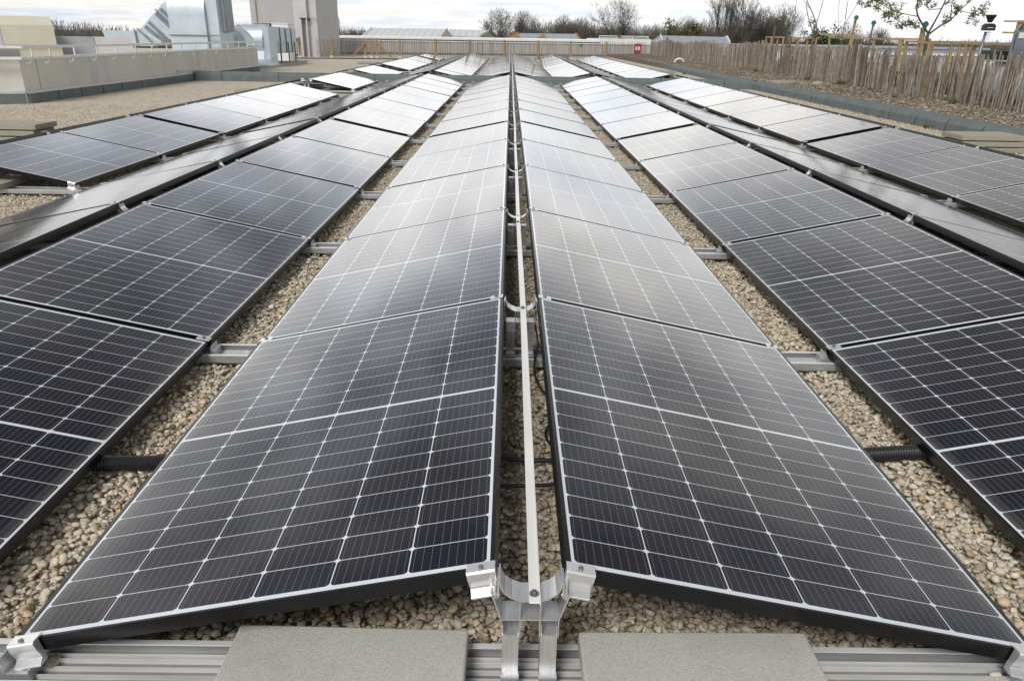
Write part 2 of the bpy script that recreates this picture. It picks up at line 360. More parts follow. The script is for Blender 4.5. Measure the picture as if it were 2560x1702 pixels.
def add_panel(kk_, s, n, blk, total):
    y = ystart(n, blk); rz = 0 if s > 0 else math.pi
    loc = (kk_*KP + s*G, y if s > 0 else y + PL, H)
    j = lambda a: random.uniform(-a, a)
    rot = (j(.0022), TH + j(.004), rz + j(.0006))
    far = blk == 2
    side = 'right' if s > 0 else 'left'
    place = 'behind kerb' if far else 'before kerb'
    lab = f'solar panel, {ORD[n-1]} from front, {side} slope of {ridge_nm[kk_]}, {place}'
    if far:
        o = bpy.data.objects.new('solar_panel', FA); col.objects.link(o); o.location = loc; o.rotation_euler = rot
    else:
        o = empty('solar_panel', loc, rot)
        for nm, me in (('frame', FR), ('glass', GL)):
            c = bpy.data.objects.new(nm, me); col.objects.link(c); c.parent = o
    tag(o, lab, 'solar panel', 'solar panels set in east and west facing rows on the roof')
ALL12 = list(range(1, 13)); ALL14 = list(range(1, 15)); EF = [4, 5, 6, 7, 8, 9, 11, 12]; EFR = [1, 2, 4, 5, 6, 7, 8, 9, 11, 12]
rows1 = {(0, -1): ALL12, (0, 1): ALL12, (-1, 1): ALL12, (-1, -1): ALL12, (1, -1): ALL12, (1, 1): ALL12, (-2, 1): EF, (-2, -1): EF, (2, -1): ALL12[1:], (2, 1): ALL12[1:]}
rows2 = {(0, -1): ALL14, (0, 1): ALL14, (-1, 1): ALL14, (-1, -1): ALL14, (1, -1): ALL14, (1, 1): ALL14, (-2, 1): EFR, (-2, -1): EFR, (2, -1): ALL14[:13], (2, 1): ALL14[:13]}
for blk, rows in ((1, rows1), (2, rows2)):
    for (kk_, s), ns in rows.items():
        for n in ns: add_panel(kk_, s, n, blk, len(ns))

# ------------------------------------------------------------------ ridge supports (posts, cradle and clamps)
def strip_poly(b, pts, t, y0, y1):            # a bent plate of thickness t following pts in XZ
    for (x0, z0), (x1, z1) in zip(pts, pts[1:]):
        d = Vector((x1-x0, z1-z0)); n = Vector((-d.y, d.x)).normalized()*t/2; e = d.normalized()*t*.3
        b.prism([(x0-n.x-e.x, z0-n.y-e.y), (x1-n.x+e.x, z1-n.y+e.y), (x1+n.x+e.x, z1+n.y+e.y), (x0+n.x-e.x, z0+n.y-e.y)], y0, y1)
def slope_M(s, up=0.0):
    T = Matrix.Translation((s*G, 0, H+up)); Rm = Matrix.Rotation(TH, 4, 'Y')
    return T @ Rm if s > 0 else T @ Matrix.Rotation(math.pi, 4, 'Z') @ Rm
ENDC = [(.010, .0045), (-.020, .0065), (-.023, .002), (-.022, -.014), (-.017, -.031), (-.017, -.038), (-.031, -.047), (-.032, -.051), (-.004, -.051), (-.004, .0005), (.010, .0005)]
def make_support(end):
    r = empty('ridge_support')
    y0, y1 = -.028, .028
    b = MB(); U = [(-.0625, .309), (-.060, .294), (-.052, .280), (-.038, .269), (-.020, .2615), (.020, .2615), (.038, .269), (.052, .280), (.060, .294), (.0625, .309)]
    strip_poly(b, U, .0026, y0, y1); b.build('cradle', M['alu_plate'], r)
    b = MB(); strip_poly(b, [(-.079, .282), (-.0585, .214)], .0026, y0, y1); strip_poly(b, [(.079, .282), (.0585, .214)], .0026, y0, y1)
    b.box(-.058, .058, y0+.001, y1-.001, .2122, .2150)
    for x in (-.021, .021): b.box(x-.0013, x+.0013, y0+.0005, y1-.0005, .2152, .2595)
    for x in (-.0585, -.0205, .0205, .0585): b.box(x-.0013, x+.0013, y0+.002, y1-.002, .168, .2120)
    for s in (-1, 1):                          # little hooked brackets that hold the clamps
        b.box(s*.0655-.002, s*.0655+.002, y0+.004, y1-.004, .268, .304); b.box(s*.071-.002, s*.071+.002, y0+.006, y1-.006, .264, .298)
        strip_poly(b, [(s*.0655, .268), (s*.069, .262), (s*.0735, .262), (s*.077, .270)], .0024, y0+.006, y1-.006)
    b.build('head_profile', M['alu_plate'], r)
    for s in (-1, 1):
        b = MB(); xa, xb = sorted((s*.0225, s*.0565))
        b.box(xa, xb, y0-.001, y0+.002, .036, .176); b.box(xa, xa+.0022, y0+.0022, y1-.002, .036, .200); b.box(xb-.0022, xb, y0+.0022, y1-.002, .036, .200)
        b.box(xa+.0023, xb-.0023, y1-.006, y1-.003, .036, .2)
        b.box(xa+.0023, xb-.0023, y0+.0022, y1-.0062, .170, .173)
        b.box(xa-.002, xb+.002, y0-.012, y0-.0012, .034, .080)
        b.build('post', M['alu_plate'], r)
    for s in (-1, 1):
        Ms = slope_M(s, .0006)
        b = MB()
        if end == 'mid':
            Ms2 = Ms if s > 0 else slope_M(s, .0006)
            b.box(-.001, .052, -.018, .018, .0, .0035, Ms2); b.box(.004, .048, -.0085, .0085, -.045, -.0002, Ms2)
        else:
            pl = [((p+.012)*(1 if s > 0 else -1)*(1), q) for p, q in ENDC]
            if end == 'far': pl = [(-p, q) for p, q in pl]
            b.prism(pl, -.002, .057, 'X', Ms)
        c = b.build('clamp', M['alu'], r, bevel=.0008)
        ys = 0 if end == 'mid' else (.002 if s > 0 else -.002)
        q = MB(); pts = [Ms @ Vector((.026, ys, .003)), Ms @ Vector((.026, ys, .0105))]; q.tube(pts, .0052, 10)
        q.tube([Ms @ Vector((.026, ys, .0034)), Ms @ Vector((.026, ys, .0052))], .0085, 14); q.build('screw', M['steel'], c)
    return r
protoN, protoM, protoF = make_support('near'), make_support('mid'), make_support('far')
fs = MB()
for s in (-1, 1):
    fs.box(min(s*.0225, s*.0565), max(s*.0225, s*.0565), -.02, .02, .036, .2); fs.box(0, .05, -.016, .016, -.0005, .0042, slope_M(s, .0006))
strip_poly(fs, [(-.0625, .309), (-.052, .280), (-.020, .2615), (.020, .2615), (.052, .280), (.0625, .309)], .003, -.025, .025)
strip_poly(fs, [(-.079, .282), (-.0585, .205), (.0585, .205), (.079, .282)], .003, -.025, .025)
protoS = fs.build('ridge_support', M['alu']); used = set()
def place(proto, x, y, lab, cat, grp, zr=0):
    o = proto if proto.name not in used else copy_tree(proto)
    used.add(proto.name); o.location = (x, y, 0); o.rotation_euler.z = zr; return tag(o, lab, cat, grp)
def has(rows, kk_, n): return n in rows.get((kk_, 1), []) or n in rows.get((kk_, -1), [])
for blk, rows in ((1, rows1), (2, rows2)):
    N = 12 if blk == 1 else 14
    for kk_ in (0, -1, 1, -2, 2):
        for n in range(N+1):
            a, c = has(rows, kk_, n), has(rows, kk_, n+1)
            if not (a or c): continue
            y = yseam(n, blk)
            if n and not a: y = ystart(n+1, blk) - .012
            if n and not c: y = ystart(n, blk) + PL + .012
            pr = protoS if blk == 2 else (protoN if not a else protoF if not c else protoM)
            place(pr, kk_*KP, y, f'twin aluminium posts under {ridge_nm[kk_]}, {ORD[n]} from front, {"behind" if blk == 2 else "before"} kerb', 'panel support', 'aluminium supports under the panel ridges')

# low edge brackets standing on the rails in the valleys
def make_foot(end):
    r = empty('low_edge_bracket'); zt = H - ST*PW
    b = MB(); y0, y1 = -.03, .03
    b.prism([(.004, .058), (.004, .070), (.012, .092), (.0145, .092), (.018, .072), (.030, .070), (.030, .036), (-.045, .036), (-.045, .066), (-.042, .066), (-.042, .058)], y0, y1)
    b.build('foot', M['alu_dull'], r, bevel=.0008)
    Ms = Matrix.Translation((0, 0, zt+.0007)) @ Matrix.Rotation(TH, 4, 'Y')
    b = MB()
    if end == 'mid': b.box(-.052, .001, -.018, .018, 0, .0035, Ms)
    else: b.prism([((p+.012)*(1 if end == 'near' else -1), q) for p, q in ENDC], -.057, .002, 'X', Ms)
    c = b.build('clamp', M['alu'], r, bevel=.0008)
    q = MB(); q.tube([Ms @ Vector((-.026, 0, .003)), Ms @ Vector((-.026, 0, .0105))], .0052, 10); q.tube([Ms @ Vector((-.026, 0, .003)), Ms @ Vector((-.026, 0, .0052))], .0085, 14); q.build('screw', M['steel'], c)
    return r
footN, footM, footF = make_foot('near'), make_foot('mid'), make_foot('far')
b = MB(); b.box(-.04, .03, -.03, .03, .036, .09); b.box(-.05, .002, -.018, .018, H-ST*PW+.001, H-ST*PW+.005); footS = b.build('low_edge_bracket', M['alu_dull'])
for blk, rows in ((1, rows1), (2, rows2)):
    N = 12 if blk == 1 else 14
    for (kk_, s) in ((0, -1), (0, 1), (-1, 1), (-1, -1), (1, -1), (1, 1), (-2, 1), (2, -1)):
        ns = rows[(kk_, s)]
        for n in range(N+1):
            a, c = n in ns, (n+1) in ns
            if not (a or c): continue
            y = yseam(n, blk)
            if n and not a: y = ystart(n+1, blk) - .012
            if n and not c: y = ystart(n, blk) + PL + .012
            e = 'near' if not a else 'far' if not c else 'mid'
            if s < 0 and e != 'mid': e = 'far' if e == 'near' else 'near'
            pr = footS if blk == 2 else {'near': footN, 'mid': footM, 'far': footF}[e]
            place(pr, kk_*KP + s*(G+CT*PW), y, f'small bracket, low {"right" if s > 0 else "left"} edge of {ridge_nm[kk_]}, {ORD[n]} from front, {"behind" if blk == 2 else "before"} kerb', 'bracket', 'brackets clamping the low panel edges', 0 if s > 0 else math.pi)

# base rails, one across the rows at every seam
def rail_mb(x0, x1):
    b = MB(); w_ = .064
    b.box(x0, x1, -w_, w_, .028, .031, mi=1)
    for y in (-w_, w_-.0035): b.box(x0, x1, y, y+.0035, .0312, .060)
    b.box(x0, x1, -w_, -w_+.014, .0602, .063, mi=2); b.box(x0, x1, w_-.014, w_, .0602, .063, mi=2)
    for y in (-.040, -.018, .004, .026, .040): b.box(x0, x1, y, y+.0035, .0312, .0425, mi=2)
    return b
for blk, N in ((1, 12), (2, 14)):
    for n in range(N+1):
        x0 = -3.62 if (blk == 1 and n < 3) else -6.0
        o = tag(rail_mb(x0, 5.96).build('base_rail', [M['alu_dull'], M['rail_floor'], M['bright_edge']]), f'ribbed aluminium channel rail on gravel, {ORD[n]} line from the front {"behind" if blk == 2 else "before"} the kerb', 'rail', 'channel rails under the panel rows')
        o.location.y = yseam(n, blk)

# metal tape along the central ridge, screwed to every cradle
seams = [yseam(n, 1) for n in range(13)] + [yseam(n, 2) for n in range(15)]
jit = [random.uniform(-.004, .004) for _ in seams]
i = 0; cnt = 0
while i < len(seams)-1:
    j = min(i+(2 if i else 1)+1, len(seams)-1)
    b = MB(); ext0 = -.035 if i == 0 else -.20 ; zz0 = .2632 + (cnt % 2)*.0042
    ys = [seams[i]+ext0] + seams[i+1:j] + [seams[j]+.03]; xs = [.006+jit[i]] + [.006+q for q in jit[i+1:j]] + [.006+jit[j]]
    for (xa, ya), (xb, yb) in zip(zip(xs, ys), list(zip(xs, ys))[1:]):
        b.add([(xa-.0105, ya, zz0), (xa+.0105, ya, zz0), (xb+.0105, yb, zz0), (xb-.0105, yb, zz0), (xa-.0105, ya, zz0+.004), (xa+.0105, ya, zz0+.004), (xb+.0105, yb, zz0+.004), (xb-.0105, yb, zz0+.004)],
              [(3, 2, 1, 0), (4, 5, 6, 7), (0, 1, 5, 4), (2, 3, 7, 6), (1, 2, 6, 5), (3, 0, 4, 7)])
        b.add([(xa+.0107, ya, zz0-.004), (xa+.0125, ya, zz0-.004), (xb+.0125, yb, zz0-.004), (xb+.0107, yb, zz0-.004), (xa+.0107, ya, zz0+.008), (xa+.0125, ya, zz0+.008), (xb+.0125, yb, zz0+.008), (xb+.0107, yb, zz0+.008)],
              [(3, 2, 1, 0), (4, 5, 6, 7), (0, 1, 5, 4), (2, 3, 7, 6), (1, 2, 6, 5), (3, 0, 4, 7)])
    t = tag(b.build('metal_tape', M['tape']), f'long flat bright metal bar running along the central ridge gap, {ORD[cnt]} length from the front', 'metal bar', 'metal bars along the central ridge')
    for q in range(i, j+1):
        if q == i and i: yq = seams[q]-.17
        else: yq = seams[q]-(.012 if q == 0 else 0)
        h = MB(); h.tube([(.006+jit[q], yq, zz0+.0042), (.006+jit[q], yq, zz0+.0062)], .0098, 16); h.tube([(.006+jit[q], yq, zz0+.0063), (.006+jit[q], yq, zz0+.0125)], .0056, 6)
        h.build('screw', M['steel'], t)
    i = j; cnt += 1

# ------------------------------------------------------------------ concrete pavers used as ballast
def paver(x0, x1, y0, y1, z0, z1, lab, m='slab', rz=0, grp=None):
    b = MB(); cx_, cy_ = (x0+x1)/2, (y0+y1)/2
    b.box(x0-cx_, x1-cx_, y0-cy_, y1-cy_, 0, z1-z0)
    o = b.build('concrete_paver', M[m], bevel=.005); o.location = (cx_, cy_, z0); o.rotation_euler.z = rz
    return tag(o, lab, 'paver', grp or 'concrete pavers weighing down the rails')
paver(-.636, -.134, .80, 1.280, .0642, .104, 'square grey concrete paver on the front rail, left of the twin posts', rz=R(-1.0))
paver(.113, .612, .80, 1.276, .0642, .104, 'square grey concrete paver with white specks on the front rail, right of the twin posts', rz=R(.6))
words = ['topmost', 'middle', 'bottom']
def stack(x0, x1, y0, y1, lab, n=3, t=.050, rz=0, z0=.02):
    for i in range(n):
        jx, jy = random.uniform(-.035, .035), random.uniform(-.03, .03)
        paver(x0+jx, x1+jx, y0+jy, y1+jy, z0+i*(t+.013), z0+i*(t+.013)+t, f'{(words if n == 3 else ["upper", "lower"])[n-1-i]} aged concrete paver of the stack {lab}', 'slab_old', rz+random.uniform(-.02, .02))
stack(-6.75, -5.78, 9.3, 9.75, 'beyond the far left ridge', 3, .062)
stack(5.70, 6.50, 9.7, 10.18, 'between the far right ridge and the felted kerb', 3, .062)
paver(-5.0, -4.25, 6.15, 6.6, .0642, .112, 'aged concrete paver lying on the rail under the nearest far left panels', 'slab_old')
paver(-6.35, -5.75, 17.9, 18.4, .01, .07, 'flat concrete paver on the gravel left of the far left ridge', 'slab_old')
paver(-7.1, -6.2, 36.6, 37.2, .01, .09, 'pale concrete paver on the open gravel behind the cross kerb', 'slab_old')
paver(6.0, 6.6, 32, 33, .01, .08, 'concrete paver beside the long right kerb, beyond the cross kerb', 'slab_old')

# ------------------------------------------------------------------ conduits and cables
def corrugated(x0, y0, x1, y1, z, r, lab):
    b = MB(); n = int(math.hypot(x1-x0, y1-y0)/.0045); pts, rs = [], []
    for i in range(n+1):
        t = i/n; pts.append((x0+(x1-x0)*t, y0+(y1-y0)*t+.01*math.sin(t*4), z+.006*math.sin(t*3))); rs.append(r if i % 2 else r*.87)
    b.tube(pts, rs, 20); return tag(b.build('corrugated_conduit', M['black_plastic'], smooth=False), lab, 'conduit', 'black corrugated conduits crossing the gravel valleys')
corrugated(-2.3, 1.93, -.9, 2.05, .046, .025, 'black corrugated conduit crossing the gravel strip left of the central ridge')
corrugated(.95, 2.11, 2.3, 2.24, .046, .025, 'black corrugated conduit crossing the gravel strip right of the central ridge')
def cable(pts, r, lab):
    P = [Vector(p) for p in pts]; out = []
    for i in range(len(P)-1):
        p0, p1, p2, p3 = P[max(i-1, 0)], P[i], P[i+1], P[min(i+2, len(P)-1)]
        for q in range(8):
            t = q/8; out.append(.5*((2*p1)+(p2-p0)*t+(2*p0-5*p1+4*p2-p3)*t*t+(3*p1-p0-3*p2+p3)*t**3))
    out.append(P[-1]); b = MB(); b.tube(out, r, 8); return tag(b.build('cable', M['black_plastic'], smooth=True), lab, 'cable', 'black cables under the panels')
cable([(-.5, 1.95, .05), (-.15, 1.93, .045), (.02, 1.925, .05), (.2, 1.95, .045), (.5, 1.98, .05)], .006, 'black cable crossing the central gap, the nearer of the front two')
cable([(-.5, 2.10, .05), (-.1, 2.09, .045), (.1, 2.08, .045), (.5, 2.12, .05)], .008, 'thick black cable crossing the central gap, the farther of the front two')
cable([(.06, 2.92, .20), (.075, 2.88, .12), (.06, 2.80, .06), (.07, 2.66, .04), (.12, 2.52, .045), (.2, 2.45, .06)], .0045, 'black cable hanging beside the right post of the second central support')
cable([(.25, 2.44, .05), (.13, 2.38, .04), (.085, 2.28, .035), (.10, 2.20, .035), (.17, 2.13, .045), (.3, 2.1, .06)], .0045, 'black cable looping out from under the right panels in the central gap')
cable([(-5.1, 6.9, .25), (-4.9, 6.8, .10), (-4.7, 6.85, .06), (-4.4, 6.8, .16), (-4.1, 6.9, .12)], .008, 'loose black cables hanging under the nearest far left panels')
for i, (xa, lab) in enumerate(((-1.26, 'thin wire tie lying on the gravel strip left of the central ridge'),)):
    cable([(xa, 2.80, .05), (xa+.02, 2.78, .06), (xa+.06, 2.77, .06), (xa+.10, 2.72, .05)], .0014, lab)

# ------------------------------------------------------------------ felted kerbs
def felt_kerb(lab, y0, y1, x0, x1, nsec, poly, axis='Y'):
    r = empty('felted_kerb'); tag(r, lab, 'kerb')
    b = MB(); b.prism([(.18+(p-.18)*.975, q-.006 if q > 0 else q) for p, q in poly], y0+.001, y1-.001, axis); c = b.build('core', M['felt_joint'], r)
    L_ = (y1-y0)/nsec
    for i in range(nsec):
        b = MB(); b.prism(poly, y0+i*L_+.014, y0+(i+1)*L_-.014, axis); b.build('felt_section', M['felt'], r, bevel=.007)
    return r
near_poly = [(-.0, -.02), (.010, .145), (.062, .205), (.30, .224), (.33, .20), (.33, -.02)]
k1_ = felt_kerb('long grey green felted kerb beside the planting bed, nearer part with clear joints', 7.4, 22.6, 0, 0, 16, near_poly); k1_.location.x = 6.80
k2_ = felt_kerb('long grey green felted kerb beside the planting bed, farther part beyond the cross kerb', 0, 30.4, 0, 0, 6, near_poly)
k2_.location = (6.78, 22.85, 0); k2_.rotation_euler.z = -math.atan2(.72, 30.3)
cross_poly = [(-.02, -.02), (0, .17), (.05, .235), (.12, .25), (.28, .25), (.36, .22), (.38, -.02)]
k3_ = empty('felted_kerb'); tag(k3_, 'dark felted kerb running across the roof between the two panel fields', 'kerb')
b = MB(); b.prism(cross_poly, -8.96, 6.86, 'X'); b.build('core', M['felt'], k3_, bevel=.02).location.y = 22.3
for x in (-8.2, -6.6, -5.4, -3.9, -.6, 2.6, 4.2, 6.0):
    b = MB(); b.prism([(p*1.01-.003, q+.004 if q > 0 else q) for p, q in cross_poly], x, x+.018, 'X'); b.build('overlap_joint', M['felt_joint'], k3_).location.y = 22.3

# ------------------------------------------------------------------ left parapet with guard rail
pw = empty('parapet_wall'); tag(pw, 'low pale rendered parapet wall with dark felt base on the left', 'wall')
d2 = Vector((-.93, -.36, 0)).normalized(); ang2 = math.atan2(d2.y, d2.x)
b = MB(); b.box(-9.28, -9.03, 14.55, 28.3, 0, .80); b.build('render', M['wall'], pw)
Mr = Matrix.Translation((-9.03, 14.55, 0)) @ Matrix.Rotation(ang2, 4, 'Z')
b = MB(); b.box(0.002, 6, -.25, 0, 0, .80, Mr); b.build('render', M['wall'], pw)
b = MB(); b.box(-9.30, -9.01, 24.9, 28.32, .802, .84); b.build('coping', M['back_wall'], pw)
def flash(y0, y1, z0, z1):
    b = MB(); b.box(-9.03, -9.004, y0, y1, z0, z1); b.box(-9.03, -8.996, y0, y1, z0-.004, z0+.006); b.build('flashing', M['alu_dull'], pw)
flash(14.55, 21.35, .180, .222); flash(21.36, 23.3, .275, .31); flash(23.31, 28.3, .180, .222)
b = MB(); b.box(-9.03, -9.004, 21.32, 21.35, .223, .31); b.box(-9.03, -9.004, 23.31, 23.34, .223, .31); b.build('flashing', M['alu_dull'], pw)
b = MB(); b.box(0, 6, .002, .028, .180, .222, Mr); b.build('flashing', M['alu_dull'], pw)
y = 14.56
while y < 28.2:
    y2 = min(y+random.uniform(.86, 1.0), 28.28); b = MB(); b.box(-9.03, -8.985, y+.017, y2-.017, -.01, .175); b.build('felt_upstand', M['felt'], pw, bevel=.01); y = y2
b = MB(); b.box(.03, 6, .002, .045, -.01, .175, Mr); b.build('felt_upstand', M['felt'], pw)
for y in (15.05, 22.9):
    b = MB(); b.box(-9.031, -9.0285, y, y+.012, .23, .79); b.build('movement_joint', M['felt_joint'], pw)
b = MB(); b.box(-9.031, -9.0275, 16.95, 17.25, .23, .74); b.box(-9.031, -9.0275, 17.55, 17.75, .23, .74); b.build('cover_panel', M['panel_grey'], pw)
gr = empty('guard_rail'); tag(gr, 'white metal guard rail bracketed to the left parapet wall', 'railing')
for z_, x_ in ((.795, -8.905), (.985, -8.86)):
    b = MB(); b.box(x_-.018, x_+.018, 14.45, 27.9 if z_ < .9 else 28.6, z_-.024, z_+.024)
    b.box(0.0, 6, .0, .036, z_-.024, z_+.024, Matrix.Translation((x_, 14.45, 0)) @ Matrix.Rotation(ang2, 4, 'Z')); b.build('rail', M['white'], gr, bevel=.004)
for y in [14.75, 15.34, 16.2, 17.09, 17.96, 18.86, 19.73, 20.58, 21.49, 22.43, 23.32, 24.19, 25.05, 26.04, 26.87, 27.6]:
    b = MB(); strip_poly(b, [(-9.03, .69), (-8.965, .69), (-8.925, .735), (-8.885, .80), (-8.882, .965)], .016, y-.022, y+.022)
    b.box(-9.029, -9.015, y-.03, y+.03, .655, .725); b.build('bracket', M['white'], gr)

# ------------------------------------------------------------------ plant behind the parapet
def T(x, y, z=0, rz=0): return Matrix.Translation((x, y, z)) @ Matrix.Rotation(rz, 4, 'Z')
ah = empty('ventilation_unit', (-10.79, 19, 0), (0, 0, R(37))); tag(ah, 'cream ventilation unit with sloped hood behind the left end of the parapet', 'ventilation unit')
hood = [(0, .935), (.02, 1.375), (.42, 1.56), (1.3, 1.56), (1.3, .935)]
b = MB(); b.prism(hood, -1.06, 0, 'X'); b.build('hood', M['cream'], ah, bevel=.008)
b = MB(); b.prism([(p+.004, q-.004) for p, q in hood], -1.08, -1.062, 'X'); b.build('side_panel', M['grey_casing'], ah)
b = MB(); b.box(-1.5, .10, .06, 1.5, -.1, .90); b.build('casing', M['cream'], ah, bevel=.008)
b = MB(); b.box(-1.5, .14, .02, 1.55, .902, .933); b.build('casing_lid', M['pale_casing'], ah)
b = MB(); b.box(-1.25, -.80, .045, .058, .5, .85)
for q in range(8): b.box(-1.24, -.81, .03, .0445, .52+q*.04, .54+q*.04)
b.build('louvre', M['grey_casing'], ah)
for x0, x1, m_, lab in ((-1.12, -.006, 'grey_casing', 'dark grey sloping cowl behind the parapet rail'), (.006, .86, 'pale_casing', 'pale sloping cowl behind the parapet rail, right of the dark one')):
    r = empty('cowl', (-10.52, 20.3, 0), (0, 0, R(33))); tag(r, lab, 'cowl', 'sloping cowls behind the parapet')
    b = MB(); b.prism([(0, .70), (.42, 1.12), (1.1, 1.12), (1.1, .70)], x0, x1, 'X'); b.build('sloping_face', M[m_], r, bevel=.004)
    b = MB(); b.box(x0+.02, x1-.02, .03, 1.05, -.1, .698); b.build('casing', M['pale_casing'], r)
def arcpts(cx_, cz_, r_, a0, a1, n=10): return [(cx_+r_*math.cos(a0+(a1-a0)*i/n), cz_+r_*math.sin(a0+(a1-a0)*i/n)) for i in range(n+1)]
du = empty('ventilation_duct'); tag(du, 'large galvanised duct with a ribbed swept bend rising behind the parapet', 'duct')
# swept ribbed branch coming from the left
D = 27/23
outer = [(-11.65*D, 1.27), (-10.70*D, 1.27), (-10.52*D, 1.36), (-10.2*D, 1.72), (-10.0*D, 1.90), (-9.86*D, 2.08), (-9.66*D, 2.22), (-9.5*D, 2.25)]
inner = [(-9.5*D, 1.15), (-10.2*D, .8), (-11.5*D, .8)]
b = MB(); b.prism(outer+inner, 26.9, 28.0, 'Y'); b.build('swept_bend', M['galv'], du)
rib = [(-10.55, 1.33), (-10.43, 1.46), (-10.31, 1.60), (-10.2, 1.72), (-10.07, 1.86), (-9.92, 2.0), (-9.78, 2.13)]
for i, (x_, z_) in enumerate(rib):
    b = MB(); b.beam(((x_+.035)*D, 26.88, z_-.05), ((x_+.55)*D, 26.88, max(z_-.66, .92)), .035, .10); b.build('stiffening_rib', M['galv_dark'] if i % 3 else M['galv'], du)
for x_, z_ in ((-10.70, 1.29), (-10.62, 1.31), (-10.03, 1.90)):
    b = MB(); b.beam((x_*D, 26.85, z_+.04), ((x_+(.02 if x_ == -10.70 else .5))*D, 26.85, z_-.55), .03, .035); b.build('flange', M['galv_dark'], du)
# front elbow with curved top
b = MB(); prof = [(26.5, .2), (26.5, 1.16), (26.5, 1.5), (26.5, 1.75)]+[(27.15-.65*math.cos(a), 1.80+.80*math.sin(a)) for a in [i*math.pi/2/16 for i in range(17)]]+[(27.9, 2.62), (27.9, .2)]
b.prism(prof, -11.24, -10.04, 'X'); o = b.build('elbow', M['galv'], du, smooth=True); o.data.set_sharp_from_angle(angle=R(35))
b = MB(); b.box(-11.28, -9.62, 26.46, 26.50, 1.15, 1.18); b.build('flange', M['galv_dark'], du)
b = MB(); b.box(-10.036, -9.66, 26.62, 27.9, .2, 3.1); b.build('side_duct', M['galv'], du)
b = MB(); b.box(-9.655, -9.56, 27.0, 27.7, 1.30, 3.3); b.build('corner_channel', M['galv'], du)
b = MB(); b.box(-9.555, -9.52, 26.98, 27.7, 1.28, 3.3); b.build('corner_channel', M['galv_dark'], du)
b = MB(); a0 = [i*math.pi/2/14 for i in range(15)]
b.prism([(-10.35+.80*math.sin(a), .66+.84*math.cos(a)) for a in a0]+[(-9.55, .2), (-9.78, .2)]+[(-10.35+.57*math.sin(a), .66+.60*math.cos(a)) for a in reversed(a0)], 29, 30, 'Y'); o = b.build('rear_bend', M['galv'], du, smooth=True); o.data.set_sharp_from_angle(angle=R(35))
b = MB(); b.prism([(-10.6, .2)]+[(-10.35+.565*math.sin(a), .66+.595*math.cos(a)) for a in a0]+[(-9.79, .2)], 29.06, 29.9, 'Y'); b.build('bend_cheek', M['galv'], du)
d3 = empty('ventilation_duct'); tag(d3, 'galvanised downturned duct with flanged sections on a plinth left of the tower', 'duct')
b = MB(); prof = [(30.9, .06), (31.55, .22), (31.6, .45)]+[(32.15-.62*math.cos(a), .95+.62*math.sin(a)) for a in [(-.6+i*(math.pi/2+.6)/12) for i in range(13)]]+[(32.6, 1.57), (32.6, .06)]
b.prism(prof, -10.68, -9.80, 'X'); o = b.build('elbow', M['galv'], d3, smooth=True); o.data.set_sharp_from_angle(angle=R(35))
b = MB(); b.box(-9.798, -9.56, 31.62, 32.6, .10, 1.50); b.build('elbow_cheek', M['galv'], d3)
b = MB(); b.add([(-10.8, 30.8, .02), (-9.4, 30.8, .02), (-9.4, 32.5, .02), (-10.8, 32.5, .02), (-10.7, 31.2, .30), (-9.64, 31.2, .30), (-9.64, 32.4, .3), (-10.7, 32.4, .3)], [(0, 1, 5, 4), (1, 2, 6, 5), (2, 3, 7, 6), (3, 0, 4, 7), (4, 5, 6, 7), (3, 2, 1, 0)]); b.build('skirt', M['galv'], d3)
for i in range(4):
    y_ = 32.62+i*.85; b = MB(); b.box(-10.75, -9.66, y_+.03, y_+.82, .52, 1.46-.01*i); b.build('duct_section', M['galv'], d3)
    b = MB(); b.box(-10.78, -9.62, y_-.01, y_+.028, .49, 1.50-.01*i); b.build('flange', M['galv_dark'], d3)
for y_ in (33.2, 34.4, 35.4):
    b = MB(); b.box(-9.62, -9.57, y_, y_+.05, .06, .92); b.build('leg', M['galv_dark'], d3)
b = MB(); b.box(-10.9, -9.3, 30.6, 36.2, 0, .10); b.build('plinth', M['back_wall'], d3)
for x0, x1, m_, lab in ((-12.16, -11.45, 'grey_casing', 'grey box casing behind the flanged duct'), (-11.36, -10.58, 'white', 'white box casing behind the flanged duct, beside the tower')):
    b = MB(); b.box(x0, x1, 38.2, 39.2, 0, 1.66); b.box(x0-.03, x1+.03, 38.17, 39.23, 1.662, 1.70); tag(b.build('plant_casing', M[m_], bevel=.02), lab, 'casing', 'plant casings left of the tower')

# ------------------------------------------------------------------ tower
tw = empty('stair_tower'); tag(tw, 'tall plain rendered tower rising out of the picture behind the ducts', 'tower')
b = MB(); b.box(-14.84, -12.35, 46.2, 52, -.02, 4.7); b.build('wall', M['tower'], tw)
b = MB(); b.box(-12.348, -11.95, 46.0, 52, -.02, 4.7); b.box(-11.70, -11.62, 46.0, 46.3, -.02, 4.7); b.box(-11.95, -11.70, 46.0, 46.3, 2.05, 4.7); b.build('pier', M['tower_lit'], tw)
b = MB(); b.box(-11.949, -11.62, 46.301, 52, -.02, 4.7); b.build('recess', M['tower'], tw)
b = MB(); b.box(-11.619, -11.12, 46.25, 52, -.02, 4.7); b.build('wall', M['tower_lit'], tw)
b = MB(); b.box(-14.52, -14.47, 46.15, 46.199, -.02, 4.7); b.build('downpipe', M['post_wood'], tw)
b = MB(); b.box(-12.02, -11.68, 45.95, 45.999, 2.03, 2.07); b.build('lintel', M['felt_joint'], tw)
b = MB(); b.box(-11.62, -11.50, 46.05, 46.249, 1.93, 2.05); b.beam((-11.5, 46.1, 2.04), (-11.12, 46.22, 2.03), .012, .012); b.build('wall_light', M['black_plastic'], tw)
b = MB(); b.box(-14.86, -12.36, 46.15, 46.198, 0, .14); b.build('felt_upstand', M['felt'], tw)

